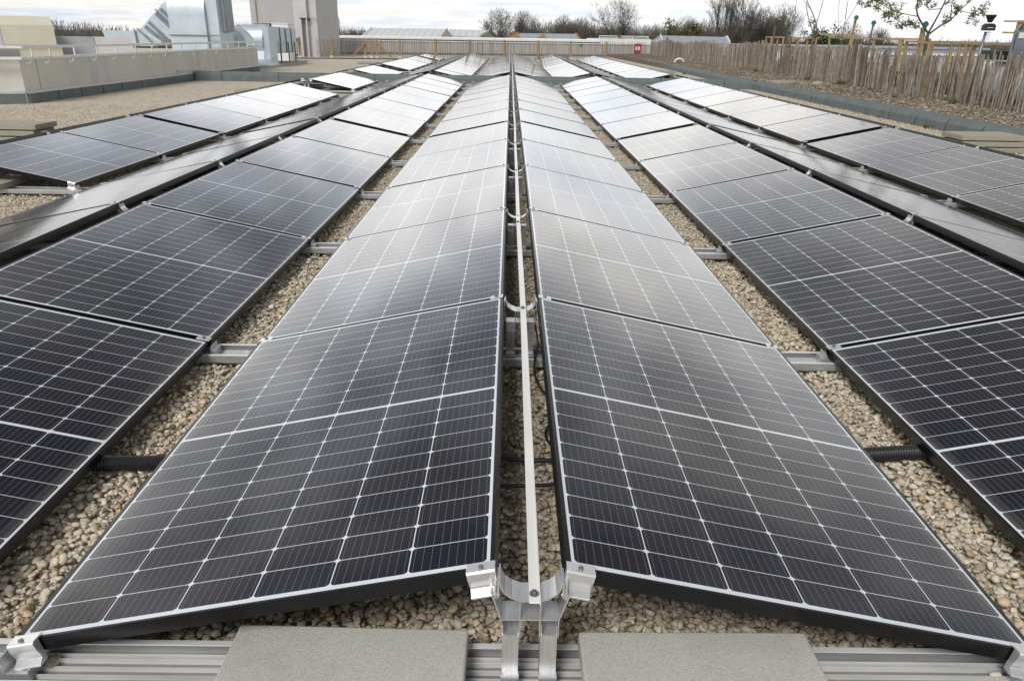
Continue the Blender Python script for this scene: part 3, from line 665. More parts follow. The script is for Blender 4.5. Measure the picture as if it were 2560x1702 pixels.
# ------------------------------------------------------------------ rear parapet and white roof edge
rp = empty('parapet_wall'); tag(rp, 'long grey parapet wall behind the thin paling fence at the far roof edge', 'wall')
Mp = T(-13.5, 53.4) @ Matrix.Rotation(math.atan2(5.2, 23.5), 4, 'Z')
b = MB(); b.box(0, 27, 0, .3, 0, .84, Mp); b.build('render', M['back_wall'], rp)
b = MB(); b.box(0, 27, -.04, .34, .842, .90, Mp); b.build('coping', M['white'], rp)
b = MB(); b.box(0, 27, -.05, -.002, 0, .13, Mp); b.build('felt_upstand', M['felt'], rp)
wr = empty('white_roofed_building'); tag(wr, 'low building edge with a long white fascia just behind the rear parapet', 'building')
b = MB(); b.box(-15.5, 10.1, 66, 78, -6, .92); b.build('wall', M['back_wall'], wr)
b = MB(); b.box(-15.6, 7.3, 65.8, 78.2, .921, 1.05); b.box(-15.6, 7.3, 66.2, 78, 1.051, 1.12); b.build('roof_edge', M['white'], wr)
b = MB(); b.box(7.301, 11.4, 65.6, 78.2, .80, 1.22); b.build('plant_screen', M['white'], wr)
wl = empty('roof_railing'); tag(wl, 'white railing on the white roof behind the right end of the thin paling fence', 'railing')
b = MB(); b.beam((7.2, 66, 1.42), (11.2, 66, 1.42), .05, .05); b.beam((7.2, 66, 1.30), (11.2, 66, 1.30), .035, .035); b.build('rail', M['white'], wl)
for x in (7.2, 8.7, 9.9, 11.2):
    b = MB(); b.beam((x, 66, 1.22), (x, 66, 1.44), .05, .05); b.build('post', M['white'], wl)
b = MB(); pts = [(8.85+.13*math.cos(a), 65.95, 1.33+.13*math.sin(a)) for a in [i*math.tau/16 for i in range(17)]]; b.tube(pts, .04, 8, False)
tag(b.build('life_ring', M['red'], smooth=True), 'small red ring hanging on the white roof railing', 'life ring')

# ================================================================== loose pebbles
def ico(sub):
    import bmesh
    bm = bmesh.new(); bmesh.ops.create_icosphere(bm, subdivisions=sub, radius=1)
    v = np.array([p.co for p in bm.verts]); f = np.array([[q.index for q in t.verts] for t in bm.faces]); bm.free(); return v, f
ICO = {1: ico(1), 2: ico(2)}
def mesh_np(name, V, F, m, smooth=True):
    me = bpy.data.meshes.new(name); nv, nf, q = len(V), len(F), F.shape[1]
    me.vertices.add(nv); me.vertices.foreach_set('co', V.astype(np.float32).ravel())
    me.loops.add(nf*q); me.loops.foreach_set('vertex_index', F.astype(np.int32).ravel())
    me.polygons.add(nf); me.polygons.foreach_set('loop_start', np.arange(0, nf*q, q, dtype=np.int32)); me.polygons.foreach_set('loop_total', np.full(nf, q, np.int32))
    if smooth: me.polygons.foreach_set('use_smooth', np.ones(nf, bool))
    me.materials.append(m); me.update(calc_edges=True); me.validate(); o = bpy.data.objects.new(name, me); col.objects.link(o); return o
def pebbles(regions, sub, zb=0.0, smin=.005, smax=.0138, flat=.55):
    Vs, Fs, off = [], [], 0; v0, f0 = ICO[sub]
    for (x0, x1, y0, y1, dens) in regions:
        n = int((x1-x0)*(y1-y0)*dens)
        a = smin+(smax-smin)*rng.random(n)**1.6; bb = a*rng.uniform(.6, .95, n); c = a*rng.uniform(.35, flat+.15, n)
        P = np.stack([rng.uniform(x0, x1, n), rng.uniform(y0, y1, n), zb+c*rng.uniform(.2, 1.0, n)+rng.random(n)**2*.020], 1)
        S = np.stack([a, bb, c], 1)
        U = np.sign(v0)*np.abs(v0)**.8
        bump_ = 1+rng.normal(0, .10, (n, len(v0), 1))
        dirs = rng.normal(0, 1, (n, 3, 3)); dirs /= np.linalg.norm(dirs, axis=2, keepdims=True)       # a few flattened facets
        dp = np.einsum('vk,njk->njv', v0, dirs); cut = np.minimum(1, (.62/np.maximum(dp, .62))).min(1)[:, :, None]
        V = U[None]*bump_*cut*S[:, None, :]*1.12
        tx, ty, tz = rng.normal(0, .35, n), rng.normal(0, .35, n), rng.uniform(0, 6.28, n)
        def rotm(t, ax):
            c_, s_ = np.cos(t), np.sin(t); Mx = np.zeros((len(t), 3, 3)); i, j = [(1, 2), (2, 0), (0, 1)][ax]
            Mx[:, ax, ax] = 1; Mx[:, i, i] = c_; Mx[:, j, j] = c_; Mx[:, i, j] = -s_; Mx[:, j, i] = s_; return Mx
        Rm = rotm(tz, 2) @ rotm(ty, 1) @ rotm(tx, 0)
        V = np.einsum('nij,nvj->nvi', Rm, V)+P[:, None]
        Vs.append(V.reshape(-1, 3)); Fs.append((f0[None]+(np.arange(n)*len(v0))[:, None, None]+off).reshape(-1, 3)); off += n*len(v0)
    return np.concatenate(Vs), np.concatenate(Fs)
D1 = 5600
near = [(-1.5, 1.5, .95, 1.62, D1), (-.2, .2, 1.62, 3.6, D1), (-1.56, -.98, 1.62, 4.4, D1), (1.0, 1.56, 1.62, 4.4, D1), (-1.9, -1.45, 1.0, 1.8, D1), (1.5, 1.9, 1.0, 1.8, D1)]
V, F = pebbles(near, 2); tag(mesh_np('gravel', V, F, M['pebble']), kind='stuff')
far_ = [(-.17, .17, 3.6, 8, 3400), (-1.52, -1.02, 4.4, 9, 3400), (1.02, 1.52, 4.4, 9, 3400), (-1.45, -1.05, 9, 16, 1300), (1.05, 1.45, 9, 16, 1300), (-6.6, -3.45, 4.6, 8.0, 1500), (-9, -5.6, 8.6, 14.5, 500), (5.75, 6.8, 8.5, 13, 1500), (5.75, 6.8, 13, 20, 600)]
V, F = pebbles(far_, 1); tag(mesh_np('gravel', V, F, M['pebble']), kind='stuff')
for i, (x, y, s_) in enumerate([(-1.07, 1.235, .013), (-1.03, 1.235, .015), (1.02, 1.225, .013), (1.12, 1.21, .015), (-1.16, 2.93, .014)]):
    V, F = pebbles([(x, x+.001, y, y+.001, 1.05e6)], 2, .031, s_, s_+.001, .4); 
    tag(mesh_np('pebble', V, F, M['pebble']), f'small flat pebble lying in the {"front" if y < 2 else "second"} channel rail, {["leftmost", "second from left", "third from left", "rightmost", "left of the central panels"][i]}', 'pebble', 'stray pebbles in the rails')
V, F = pebbles([(7.1, 8.9, 8, 16, 520), (7.2, 9.2, 16, 26, 260), (7.2, 9.3, 26, 45, 90)], 1, .0, .014, .040, .35); V[:, 2] += np.interp(V[:, 0], [7.125, 8.9], [.185, .27])-.006; tag(mesh_np('mulch_chips', V, F, M['chip'], False), kind='stuff')

# ================================================================== paling fences
def fline(t): # the long fence right: from near to far
    pts = [(8.1, 9.5), (8.32, 12.4), (8.42, 16.2), (8.93, 25.7), (8.95, 34), (9.2, 53)]
    for (x0, y0), (x1, y1) in zip(pts, pts[1:]):
        if t <= y1: return x0+(x1-x0)*(t-y0)/(y1-y0)
    return pts[-1][0]
def pale_geo(b, x, y, z0, z1, w_, along, n=5, lean=.02):
    K = 3; lx, ly = random.gauss(0, lean), random.gauss(0, lean); bx = random.gauss(0, .006)
    vs = []; rr = [w_*.5*random.uniform(.8, 1.2) for _ in range(n)]; ph = random.random()*6.28
    for i in range(K+1):
        t = i/K; cx_ = x+lx*t+bx*math.sin(t*3.1); cy_ = y+ly*t; tw_ = 1-.12*t+random.uniform(-.06, .06)
        for j in range(n):
            a = ph+2*math.pi*j/n; vs.append((cx_+rr[j]*math.cos(a)*tw_, cy_+rr[j]*math.sin(a)*tw_, z0+(z1-z0)*t+(random.uniform(-.02, .02) if i == K else 0)))
    fs = [(i*n+j, i*n+(j+1) % n, (i+1)*n+(j+1) % n, (i+1)*n+j) for i in range(K) for j in range(n)]+[tuple(K*n+j for j in range(n))]
    b.add(vs, fs)
pf = empty('paling_fence', (8.3, 14, .27)); tag(pf, 'long weathered cleft chestnut paling fence along the planting bed on the right', 'fence')
t = 10.2; rest = MB(); cnt = 0; mats_p = M['pale']
while t < 53:
    x = fline(t)+random.gauss(0, .012); w_ = random.choice([.024, .03, .034, .04, .027, .045, .021])
    if random.random() < .03: w_ = .11
    zt = (1.13+.07*math.sin(t*.7)+random.gauss(0, .04)+(.03 if w_ > .1 else 0))
    if random.random() < .12: zt -= random.uniform(.03, .12)
    tgt = MB() if cnt < 99 else rest
    pale_geo(tgt, x, t, .2, zt, w_, 1, 6 if t < 25 else 5, .034)
    if cnt < 99:
        o = tgt.build('pale', mats_p, pf); o.matrix_parent_inverse = pf.matrix_basis.inverted()
    cnt += 1; t += w_*.55+random.uniform(.008, .052)*(1.6 if t < 14.5 else 1)
o = rest.build('pale', mats_p, pf); o.matrix_parent_inverse = Matrix.Translation((-8.3, -14, -.27)); o['kind'] = 'stuff'
b = MB()
for z_ in (.45, .95):
    pts = [(fline(y_)+.03, y_, z_+.01*math.sin(y_*2)) for y_ in np.arange(10.2, 53, 1.0)]; b.tube(pts, .004, 4)
o = b.build('wire', M['steel'], pf); o.matrix_parent_inverse = Matrix.Translation((-8.3, -14, -.27))

rf = empty('paling_fence'); tag(rf, 'thin chestnut paling fence with brown posts across the far end of the panel roof', 'fence')
FX0, FY0, FX1, FY1 = -11.9, 44.9, 7.7, 50.6
def fpt(x): return FY0+(FY1-FY0)*(x-FX0)/(FX1-FX0)
rest = MB(); cnt = 0; x = -11.0
while x < 8.6:
    tgt = MB() if cnt < 99 else rest; w_ = random.uniform(.028, .04)
    zt = .97+random.gauss(0, .02)+(.07 if x > 5.5 else 0)
    gapx = -8.3 < x < -8.0
    if not gapx:
        pale_geo(tgt, x, fpt(x)+.03, .05, zt, w_, 0, 4, .02)
        if cnt < 99: tgt.build('pale', M['pale_thin'], rf)
        cnt += 1
    x += random.uniform(.085, .115)
o = rest.build('pale', M['pale_thin'], rf); o['kind'] = 'stuff'
for x in (-11.865, -10.205, -8.38, -8.04, -7.75, -6.486, -4.463, -2.484, -.43, 1.617, 3.64, 5.904):
    b = MB(); b.beam((x, fpt(x)-.06, .10), (x, fpt(x)-.06, 1.06), .13, .10); p_ = b.build('post', M['post_wood'], rf)
    b = MB(); b.box(x-.09, x+.09, fpt(x)-.15, fpt(x)+.03, 0, .12); b.build('metal_foot', M['galv'], p_)
for xa, xb in ((-9.1, -8.4), (-6.95, -7.72)):
    b = MB(); b.beam((xa, fpt(xa)-.16, .08), (xb, fpt(xb)-.16, .80), .07, .08); b.build('brace', M['post_wood'], rf)
b = MB()
for z_ in (.3, .85): b.beam((-11.0, fpt(-11)+.06, z_), (8.5, fpt(8.5)+.06, z_), .012, .012)
b.build('wire', M['steel'], rf)
gt = empty('fence_gate'); tag(gt, 'open framed paling gate with diagonal brace between brown posts beside the tower', 'gate')
b = MB(); b.beam((-12.95, 44.5, .02), (-12.95, 44.5, 1.12), .14, .12); b.beam((-12.7, 44.56, .02), (-12.7, 44.56, 1.1), .10, .12); b.build('post', M['post_wood'], gt)
b = MB(); b.beam((-12.6, 44.5, .92), (-11.95, 44.75, .97), .06, .08); b.beam((-12.6, 44.5, .16), (-11.95, 44.75, .13), .06, .08); b.build('rail', M['bark'], gt)
b = MB(); b.beam((-12.6, 44.46, .15), (-11.85, 44.68, .97), .05, .08); b.build('brace', M['bark_pale'], gt)
b = MB(); b.beam((-13.9, 44.2, .05), (-12.98, 44.45, .75), .08, .08); b.build('prop', M['bark_pale'], gt)
for i in range(8):
    b = MB(); xx = -12.62+i*.1; pale_geo(b, xx, 44.62+i*.035, .1, 1.0, .035, 0, 4, .01); b.build('pale', M['pale_thin'], gt)
cable([(-13.2, 42.3, .02), (-9, 43.6, .02), (-6.3, 44.2, .02), (-5.6, 44.6, .02)], .03, 'black pipe lying along the foot of the thin paling fence')
rb = empty('extinguisher_box'); tag(rb, 'small red fire extinguisher cabinet at the foot of the tower', 'extinguisher box')
b = MB(); b.box(-11.95, -11.68, 42.1, 42.35, 0, .50); b.build('cabinet', M['red'], rb, bevel=.02)
b = MB(); b.box(-11.98, -11.80, 42.02, 42.08, .38, .52); b.build('label_plate', M['cream'], rb)
ex = empty('fire_point_board'); tag(ex, 'red fire point board with two white panels in front of the thin paling fence', 'fire point')
b = MB(); b.box(7.42, 7.82, 48.4, 48.45, .42, .98); b.build('board', M['red'], ex, bevel=.01)
for x in (7.49, 7.65):
    b = MB(); b.box(x, x+.09, 48.37, 48.398, .62, .82); b.build('white_panel', M['white'], ex)
b = MB(); b.beam((7.62, 48.5, 0), (7.62, 48.5, .9), .06, .06); b.build('post', M['galv_dark'], ex)
b = MB(); b.box(4.75, 4.98, 56.1, 56.14, .66, .82); tag(b.build('exit_sign', M['green_plastic']), 'small green emergency sign on the rear parapet wall', 'sign')
b = MB(); b.beam((5.9, 51.5, .32), (7.3, 51.9, .25), .25, .03); tag(b.build('bench_plank', M['red']), 'low reddish plank behind the thin paling fence near the fire point', 'plank')
def clutter(x0, x1, y, z1, m_, nm, lab, cat):
    b = MB(); x = x0
    while x < x1:
        w_ = random.uniform(.12, .3); b.prism([(x, .0), (x+w_*.1, z1*random.uniform(.5, 1)), (x+w_*.8, z1*random.uniform(.6, 1)), (x+w_, 0)], y, y+.3, 'Y'); x += w_*.9
    tag(b.build(nm, M[m_]), lab, cat)
clutter(-.75, .4, 51.0, .17, 'black_plastic', 'rubber_feet', 'row of black rubber feet on the roof behind the thin fence', 'rubber feet')
clutter(2.3, 3.8, 53.2, .30, 'galv_dark', 'folded_sheets', 'heap of folded dark sheets behind the thin fence', 'sheets')

# ================================================================== distant buildings
def house(name, lab, P, wallm, roofm, extra=None, cat='building'):
    # P: eave front L/R, ridge L/R, eave back L/R
    r = empty(name); tag(r, lab, cat)
    (a, c, d, e, f, g) = [Vector(p) for p in P]; b = MB()
    up = Vector((0, 0, .12)); vs = [a, c, e, d]; b.add([a, c, e, d, d, e, g, f]+[v-up for v in (a, c, e, d, d, e, g, f)], [(0, 1, 2, 3), (4, 5, 6, 7), (8, 9, 1, 0), (9, 10, 2, 1), (12, 4, 7, 15), (13, 14, 6, 5), (0, 3, 11, 8)])
    b.build('roof', roofm, r)
    lo = lambda v, z_=-6: Vector((v.x, v.y, z_)); ins = Vector((0, 0, .13)); b = MB(); A, C, Dd, E, Fb, Gb = [v-ins for v in (a, c, d, e, f, g)]
    b.add([lo(a), lo(c), C, A], [(0, 1, 2, 3)]); b.add([lo(c), lo(g), Gb, E, C], [(0, 1, 2, 3, 4)]); b.add([lo(a), lo(f), Fb, Dd, A], [(4, 3, 2, 1, 0)]); b.add([lo(f), lo(g), Gb, Fb], [(3, 2, 1, 0)])
    b.build('wall', wallm, r)
    for p, q in ((c, e), (e, g), (a, d)):
        b = MB(); b.beam(p, q, .14, .30); b.build('verge', M['white'] if 'ochre' not in lab else M['cladding'], r)
    return r
h1 = house('barn', 'long white standing seam roofed hall, left of the distant buildings', [(-20.4, 110, .86), (-9.7, 110, 1.06), (-20.4, 118, 2.06), (-9.5, 118, 2.1), (-20.4, 126, .9), (-9.3, 126, 1.06)], M['pale_casing'], M['roof_white'])
h2 = house('barn', 'smaller white roofed hall with brown verge, second from left of distant buildings', [(-9.5, 124, 1.2), (-4.9, 124, 1.2), (-9.9, 130, 2.15), (-3.6, 130, 2.05), (-9.7, 137, 1.2), (-2.65, 137, 1.15)], M['pale_casing'], M['roof_white'])
b = MB(); b.beam((-3.6, 129.9, 2.12), (-2.6, 137, 1.15), .3, .35); b.build('brown_verge', M['post_wood'], h2)
h3 = house('timber_house', 'house with ochre timber gables and grey blue roof beyond the white fascia', [(-.62, 110, .98), (9.35, 110, 1.0), (1.0, 114, 1.66), (9.1, 114, 1.70), (-.6, 118, 1.0), (9.4, 118, 1.0)], M['cladding'], M['roof_blue'])
for x0, x1 in ((-.62, 1.4), (3.35, 4.85)):
    b = MB(); xm = x0+(x1-x0)*.68; b.prism([(x0, .2), (x1, .2), (x1, .98), (xm, 1.66), (x0, .98)], 109.6, 113, 'Y'); b.build('gable', M['cladding'], h3)
b = MB(); b.beam((-9, 69, 1.12), (-9, 69, 1.2), .05, .05); b.build('post', M['white'], wl)
h4 = house('long_house', 'low house with pale blue grey roof behind the start of the weathered fence', [(16.9, 90, 1.0), (24.5, 90, .92), (17.2, 93, 1.62), (24.9, 93, 1.55), (17, 98, 1.0), (25, 98, .9)], M['pale_casing'], M['roof_blue'])
for u_, (x, y, h_) in enumerate(((-296, 1300, 14), (-284, 1300, 12), (-276, 1300, 17))):
    r = empty('pylon', (x, y, -6)); tag(r, f'tiny lattice electricity pylon on the horizon, {["leftmost", "middle and shortest", "rightmost and tallest"][u_]} of three', 'pylon', 'pylons on the horizon'); Hh = h_+12
    b = MB()
    for sx in (-1, 1):
        for sy in (-1, 1): b.beam((sx*1.6, sy*1.6, 0), (sx*.3, sy*.3, Hh), .3, .3)
    for q in range(6):
        z0, z1 = Hh*q/6, Hh*(q+1)/6; w0, w1 = 1.6-1.3*q/6, 1.6-1.3*(q+1)/6; b.beam((-w0, -w0, z0), (w1, -w1, z1), .2, .2); b.beam((w0, -w0, z0), (-w1, -w1, z1), .2, .2)
    b.build('mast', M['galv_dark'], r)
    b = MB()
    for z_ in (.72, .82, .92): b.beam((-3, 0, Hh*z_), (3, 0, Hh*z_), .35, .35)
    b.build('cross_arm', M['galv_dark'], r)

# ================================================================== trees
def branchy(b, p, d, L_, r, depth, spread, up, twigs, tw_r, leafs=None, minr=.0):
    n = 3; pts = [p.copy()]; q = p.copy(); dd = d.copy()
    for i in range(n):
        dd = (dd+Vector((random.gauss(0, .10), random.gauss(0, .10), up*.06+random.gauss(0, .05)))).normalized(); q = q+dd*L_/n; pts.append(q.copy())
    r1 = max(r*.62, tw_r*.6)
    (b if depth > 1 or twigs is None else twigs).tube(pts, [r+(r1-r)*i/n for i in range(n+1)], 6 if depth > 3 else 4 if depth > 1 else 3, False)
    if depth == 0:
        if leafs is not None: leafs.append((pts[-1], dd)); leafs.append((pts[-2], dd))
        return
    m_ = 3 if depth > 1 else 4
    for i in range(m_):
        t_ = random.uniform(.35, 1) if i else 1.0; base = pts[min(int(t_*n), n)]
        ax = dd.cross(Vector((random.gauss(0, 1), random.gauss(0, 1), random.gauss(0, 1)))).normalized()
        nd = Matrix.Rotation(random.uniform(.35, 1)*spread*(.5 if i == 0 else 1), 3, ax) @ dd; nd = (nd+Vector((0, 0, up*.25))).normalized()
        branchy(b, base, nd, L_*random.uniform(.62, .85), r1*(.85 if i else 1), depth-1, spread, up, twigs, tw_r, leafs)
def bare_tree(name, x, y, z0, ztop, spread, lab, cat='tree', grp=None, depth=5, up=.5, tw_r=.035, m1='bark', m2='twig', seed=0, trunk=.32, leaf=None, ln=0, rt=None, fine=0):
    random.seed(seed); r = empty(name, (x, y, z0)); tag(r, lab, cat, grp); Hh = ztop-z0
    b, tw_ = MB(), MB(); lf = [] if leaf else None
    rt = rt or Hh*.018; p0 = Vector((0, 0, 0)); p1 = Vector((random.gauss(0, .02)*Hh, 0, Hh*trunk)); b.tube([p0, (p0+p1)/2+Vector((.01*Hh, 0, 0)), p1], [rt*1.25, rt, rt*.85], 8)
    L0 = Hh*.26
    for i in range(4):
        a = i*1.6+random.random(); d = Vector((math.cos(a)*math.sin(spread*(.75 if i else .15)), math.sin(a)*math.sin(spread*(.75 if i else .15)), math.cos(spread*.75))).normalized()
        branchy(b, p1*(1 if i < 2 else .85), d, L0*random.uniform(.85, 1.1), rt*.6, depth-1, spread, up, tw_, tw_r, lf)
    mz = max(v[2] for v in tw_.v); k_ = Hh/mz
    for q in (b, tw_): q.v = [(v[0]*k_, v[1]*k_, v[2]*k_) for v in q.v]
    if fine:
        A = np.array(tw_.v); cz = (A[:, 2].max()+Hh*trunk)/2; rz_ = (A[:, 2].max()-Hh*trunk)/2; rx_ = np.percentile(np.abs(A[:, 0]), 90); rg = np.random.default_rng(seed)
        q = rg.normal(0, 1, (fine, 3)); q /= np.linalg.norm(q, axis=1)[:, None]; q *= rg.random((fine, 1))**.42; P = q*np.array([rx_, rx_, rz_])+np.array([0, 0, cz])
        dr = q*1.0+rg.normal(0, .4, (fine, 3))+np.array([0, 0, .35]); dr /= np.linalg.norm(dr, axis=1)[:, None]; E_ = P+dr*Hh*rg.uniform(.04, .10, (fine, 1))
        for a_, e_ in zip(P, E_):
            c_ = len(tw_.v); tw_.v += [(a_[0]-tw_r*.8, a_[1], a_[2]), (a_[0]+tw_r*.8, a_[1], a_[2]), (a_[0], a_[1]+tw_r*.8, a_[2]), tuple(e_)]; tw_.f += [(c_, c_+1, c_+3), (c_+1, c_+2, c_+3), (c_+2, c_, c_+3)]; tw_.mi += [0]*3
    b.build('trunk', M[m1], r, smooth=True)
    tw_.build('crown', M[m2], r)
    if leaf:
        pts = np.array([p for p, d in lf])*k_; leaf_cloud(pts, leaf[0], leaf[1], leaf[2], leaf[3], r)
    return r
def leaf_cloud(C_, per, rad, size, m_, parent, name='foliage'):
    n = len(C_)*per; C = np.repeat(C_, per, 0)+rng.normal(0, rad, (n, 3)); s_ = size*rng.uniform(.6, 1.3, n)
    a = rng.normal(0, 1, (n, 3)); a /= np.linalg.norm(a, axis=1)[:, None]; t_ = rng.normal(0, 1, (n, 3)); bq = np.cross(a, t_); bq /= np.linalg.norm(bq, axis=1)[:, None]
    V = np.stack([C-a*s_[:, None], C+bq*s_[:, None]*.5, C+a*s_[:, None], C-bq*s_[:, None]*.5], 1).reshape(-1, 3)
    o = mesh_np(name, V, np.arange(4*n).reshape(-1, 4), M[m_], False); o.parent = parent; return o
TR = [(-3.1, 200, 7.3, .95, 11, 'spreading bare tree standing alone left of the wood line', .5), (2.8, 203, 6.9, 1.0, 12, 'second bare tree from the left, beside the wood line', .5),
      (26.6, 200, 10.2, 1.1, 13, 'broad dense bare tree, the tallest in the middle of the wood line', .34), (13.5, 208, 6.3, .9, 14, 'medium bare tree behind the ochre gabled house', .35),
      (18.2, 212, 6.0, 1.0, 15, 'wide bare tree between the house and the tallest tree', .3), (50.1, 190, 13.0, .42, 16, 'tall slender bare tree, left of two behind the weathered fence', .35),
      (55.6, 190, 13.5, .38, 17, 'tall slender bare tree, right of two behind the weathered fence', .4), (60.5, 195, 9.0, .8, 18, 'bushy bare tree right of the two tall slender ones', .3),
      (65.2, 195, 9.6, .8, 19, 'bushy bare tree before the dark evergreen bush', .3), (58, 205, 8.0, .9, 20, 'low bare tree behind the tall slender pair', .3), (44.5, 205, 6.5, .9, 31, 'bare tree rising behind the olive green bush', .3)]
for x, y, zt, sp_, sd_, lab, tk in TR:
    bare_tree('bare_tree', x, y, -6, zt, sp_, lab, grp='bare trees along the horizon', seed=sd_, depth=6, tw_r=.036, m1='bark', m2='twig', trunk=tk, fine=1500 if sp_ > .5 else 500)
random.seed(99)
def wood(name, segs, tw_r, m_, seed, per=26, fan=.5):
    rg = np.random.default_rng(seed); P0, P1, W = [], [], []
    for (x0, y0, h0, x1, y1, h1, n) in segs:
        for i in range(n):
            t_ = rg.random(); x = x0+(x1-x0)*t_+rg.normal(0, 1.0); y = y0+(y1-y0)*t_+rg.normal(0, 4); h = (h0+(h1-h0)*t_)*rg.uniform(.45, 1.12)+6
            kk2 = per*2; q = rg.normal(0, 1, (kk2, 3)); q /= np.linalg.norm(q, axis=1)[:, None]; q *= rg.random((kk2, 1))**.5
            rad = np.array([h*.24, h*.24, h*.36]); ctr = np.array([x, y, -6+h*.60]); p0 = ctr+q*rad*.85
            dr = q*.9+rg.normal(0, .45, (kk2, 3))+np.array([0, 0, .55]); dr /= np.linalg.norm(dr, axis=1)[:, None]
            p1 = p0+dr*h*rg.uniform(.07, .16, (kk2, 1)); p1[:, 2] = np.minimum(p1[:, 2], -6+h)
            P0.append(p0); P1.append(p1); W.append(np.full(kk2, tw_r)*rg.uniform(.5, 1.3, kk2))
            P0.append(np.array([[x, y, -6.]])); P1.append(np.array([[x+rg.normal(0, .3), y, -6+h*.86]])); W.append(np.array([tw_r*1.8]))
    P0, P1, W = np.concatenate(P0), np.concatenate(P1), np.concatenate(W); n = len(W)
    ang = np.array([0, 2.094, 4.189]); ring = np.stack([np.cos(ang), np.sin(ang), 0*ang], 1)
    V = np.concatenate([P0[:, None]+ring[None]*W[:, None, None], P1[:, None]], 1).reshape(-1, 3); b_ = np.arange(n)*4
    F = np.stack([np.stack([b_, b_+1, b_+3], 1), np.stack([b_+1, b_+2, b_+3], 1), np.stack([b_+2, b_, b_+3], 1)], 1).reshape(-1, 3)
    return tag(mesh_np(name, V, F, M[m_], False), kind='stuff')
wood('far_wood', [(-94, 150, 3.6, -75, 150, 2.9, 130), (-75, 150, 2.8, -66, 150, .9, 60)], .065, 'twig_far', 1, 40, .35)
wood('far_wood', [(-150, 420, 6.0, -60, 430, 4.6, 330), (-60, 430, 4.6, 10, 440, 3.8, 200)], .12, 'twig_far', 2, 26, .5)
wood('far_wood', [(-4, 216, 2.0, 5, 216, 4.4, 90), (5, 214, 5.8, 24, 214, 6.0, 190), (24, 214, 5.2, 42, 214, 5.4, 170), (42, 214, 6.0, 72, 214, 7.6, 280)], .060, 'twig', 3, 46, .8)
wood('far_wood', [(72, 214, 3.5, 140, 214, 2.6, 300)], .07, 'twig_far', 4, 30, .7)
def bush(x, y, z0, rx, rz, n, size, m_, lab, seed, grp='bushes along the horizon', name='bush', core='bark'):
    r = empty(name, (x, y, z0)); tag(r, lab, 'bush', grp); rg = np.random.default_rng(seed); cl_ = rg.normal(0, 1, (max(14, n//60), 3)); cl_ /= np.linalg.norm(cl_, axis=1)[:, None]
    cl_ = cl_*rg.uniform(.35, 1, (len(cl_), 1))*np.array([rx, rx*.8, rz]); cl_[:, 2] = np.abs(cl_[:, 2]); leaf_cloud(cl_, 60, min(rx, rz)*.16, size, m_, r)
    b = MB(); random.seed(seed)
    for c_ in cl_[:14]: b.tube([(0, 0, 0), (c_[0]*.4, c_[1]*.4, c_[2]*.6), tuple(c_)], [rz*.02, rz*.012, rz*.004], 4, False)
    b.build('stems', M[core], r); return r
bush(38.6, 196, -6, 4.0, 11.4, 5200, .30, 'leaf_olive', 'rounded olive green bush behind the start of the weathered fence, left one', 41)
bush(44.0, 197, -6, 4.0, 11.6, 5200, .30, 'leaf_olive', 'rounded olive green bush behind the weathered fence, right one', 42)
bush(70.6, 190, -6, 3.2, 11.4, 4200, .28, 'leaf_olive', 'yellowish green bush left of the dark bush on the horizon', 43)
bush(75.8, 190, -6, 3.8, 11.8, 5200, .30, 'leaf_dark', 'dark green bush behind the timber frames', 44)
for i, (x, zt, lab) in enumerate(((84, 5.6, 'round bare bush, left of two beyond the green discs'), (91, 4.6, 'round bare bush, right of two beyond the green discs'))):
    bare_tree('bare_tree', x, 200, -6, zt, 1.1, lab, grp='bare trees along the horizon', seed=60+i, depth=6, tw_r=.05, trunk=.3, fine=1200)

# ------------------------------------------------------------------ young trees and shrubs in the roof garden
def spline_branch(b, pts, r0, r1):
    P = [Vector(p) for p in pts]; out = []
    for i in range(len(P)-1):
        p0, p1, p2, p3 = P[max(i-1, 0)], P[i], P[i+1], P[min(i+2, len(P)-1)]
        for q in range(5):
            t = q/5; out.append(.5*((2*p1)+(p2-p0)*t+(2*p0-5*p1+4*p2-p3)*t*t+(3*p1-p0-3*p2+p3)*t**3))
    out.append(P[-1]); n = len(out); b.tube(out, [r0+(r1-r0)*i/(n-1) for i in range(n)], 7); return out
gtree = empty('young_tree', (9.62, 18.7, .27)); tag(gtree, 'young roof garden tree with forked dark trunk and fresh green leaf clusters', 'tree')
b = MB(); tw_ = MB(); ends = []; random.seed(5)
def GP(u, v, dy=0):       # offsets in metres from the fork, from shape proportions of the crown
    s_ = 18.7/1865*1.08; return ((u-2315)*s_, dy, 1.235+(87-v)*s_)
spline_branch(b, [(-.01, 0, 0), (0, 0, .6), GP(2315, 87)], .046, .036)
limbs = [[(2315, 87), (2285, 50), (2280, 20), (2270, -10), (2262, -45)], [(2315, 87), (2330, 40), (2336, 0), (2341, -50)], [(2315, 90), (2336, 72), (2352, 62), (2368, 40), (2385, 20), (2396, -12)],
         [(2287, 54), (2262, 50), (2235, 44), (2205, 30), (2180, 14), (2165, 2)], [(2290, 60), (2265, 72), (2240, 60), (2215, 48), (2190, 38), (2160, 30)], [(2281, 22), (2255, 10), (2235, -8)],
         [(2334, 38), (2300, 40), (2285, 30)], [(2336, 10), (2352, -5), (2360, -30)], [(2356, 58), (2347, 20), (2352, 0)], [(2312, 95), (2290, 76), (2265, 68)], [(2283, 28), (2300, 10), (2310, -15)], [(2368, 42), (2385, 45), (2398, 50), (2404, 42)], [(2262, -20), (2240, -30), (2210, -28)]]
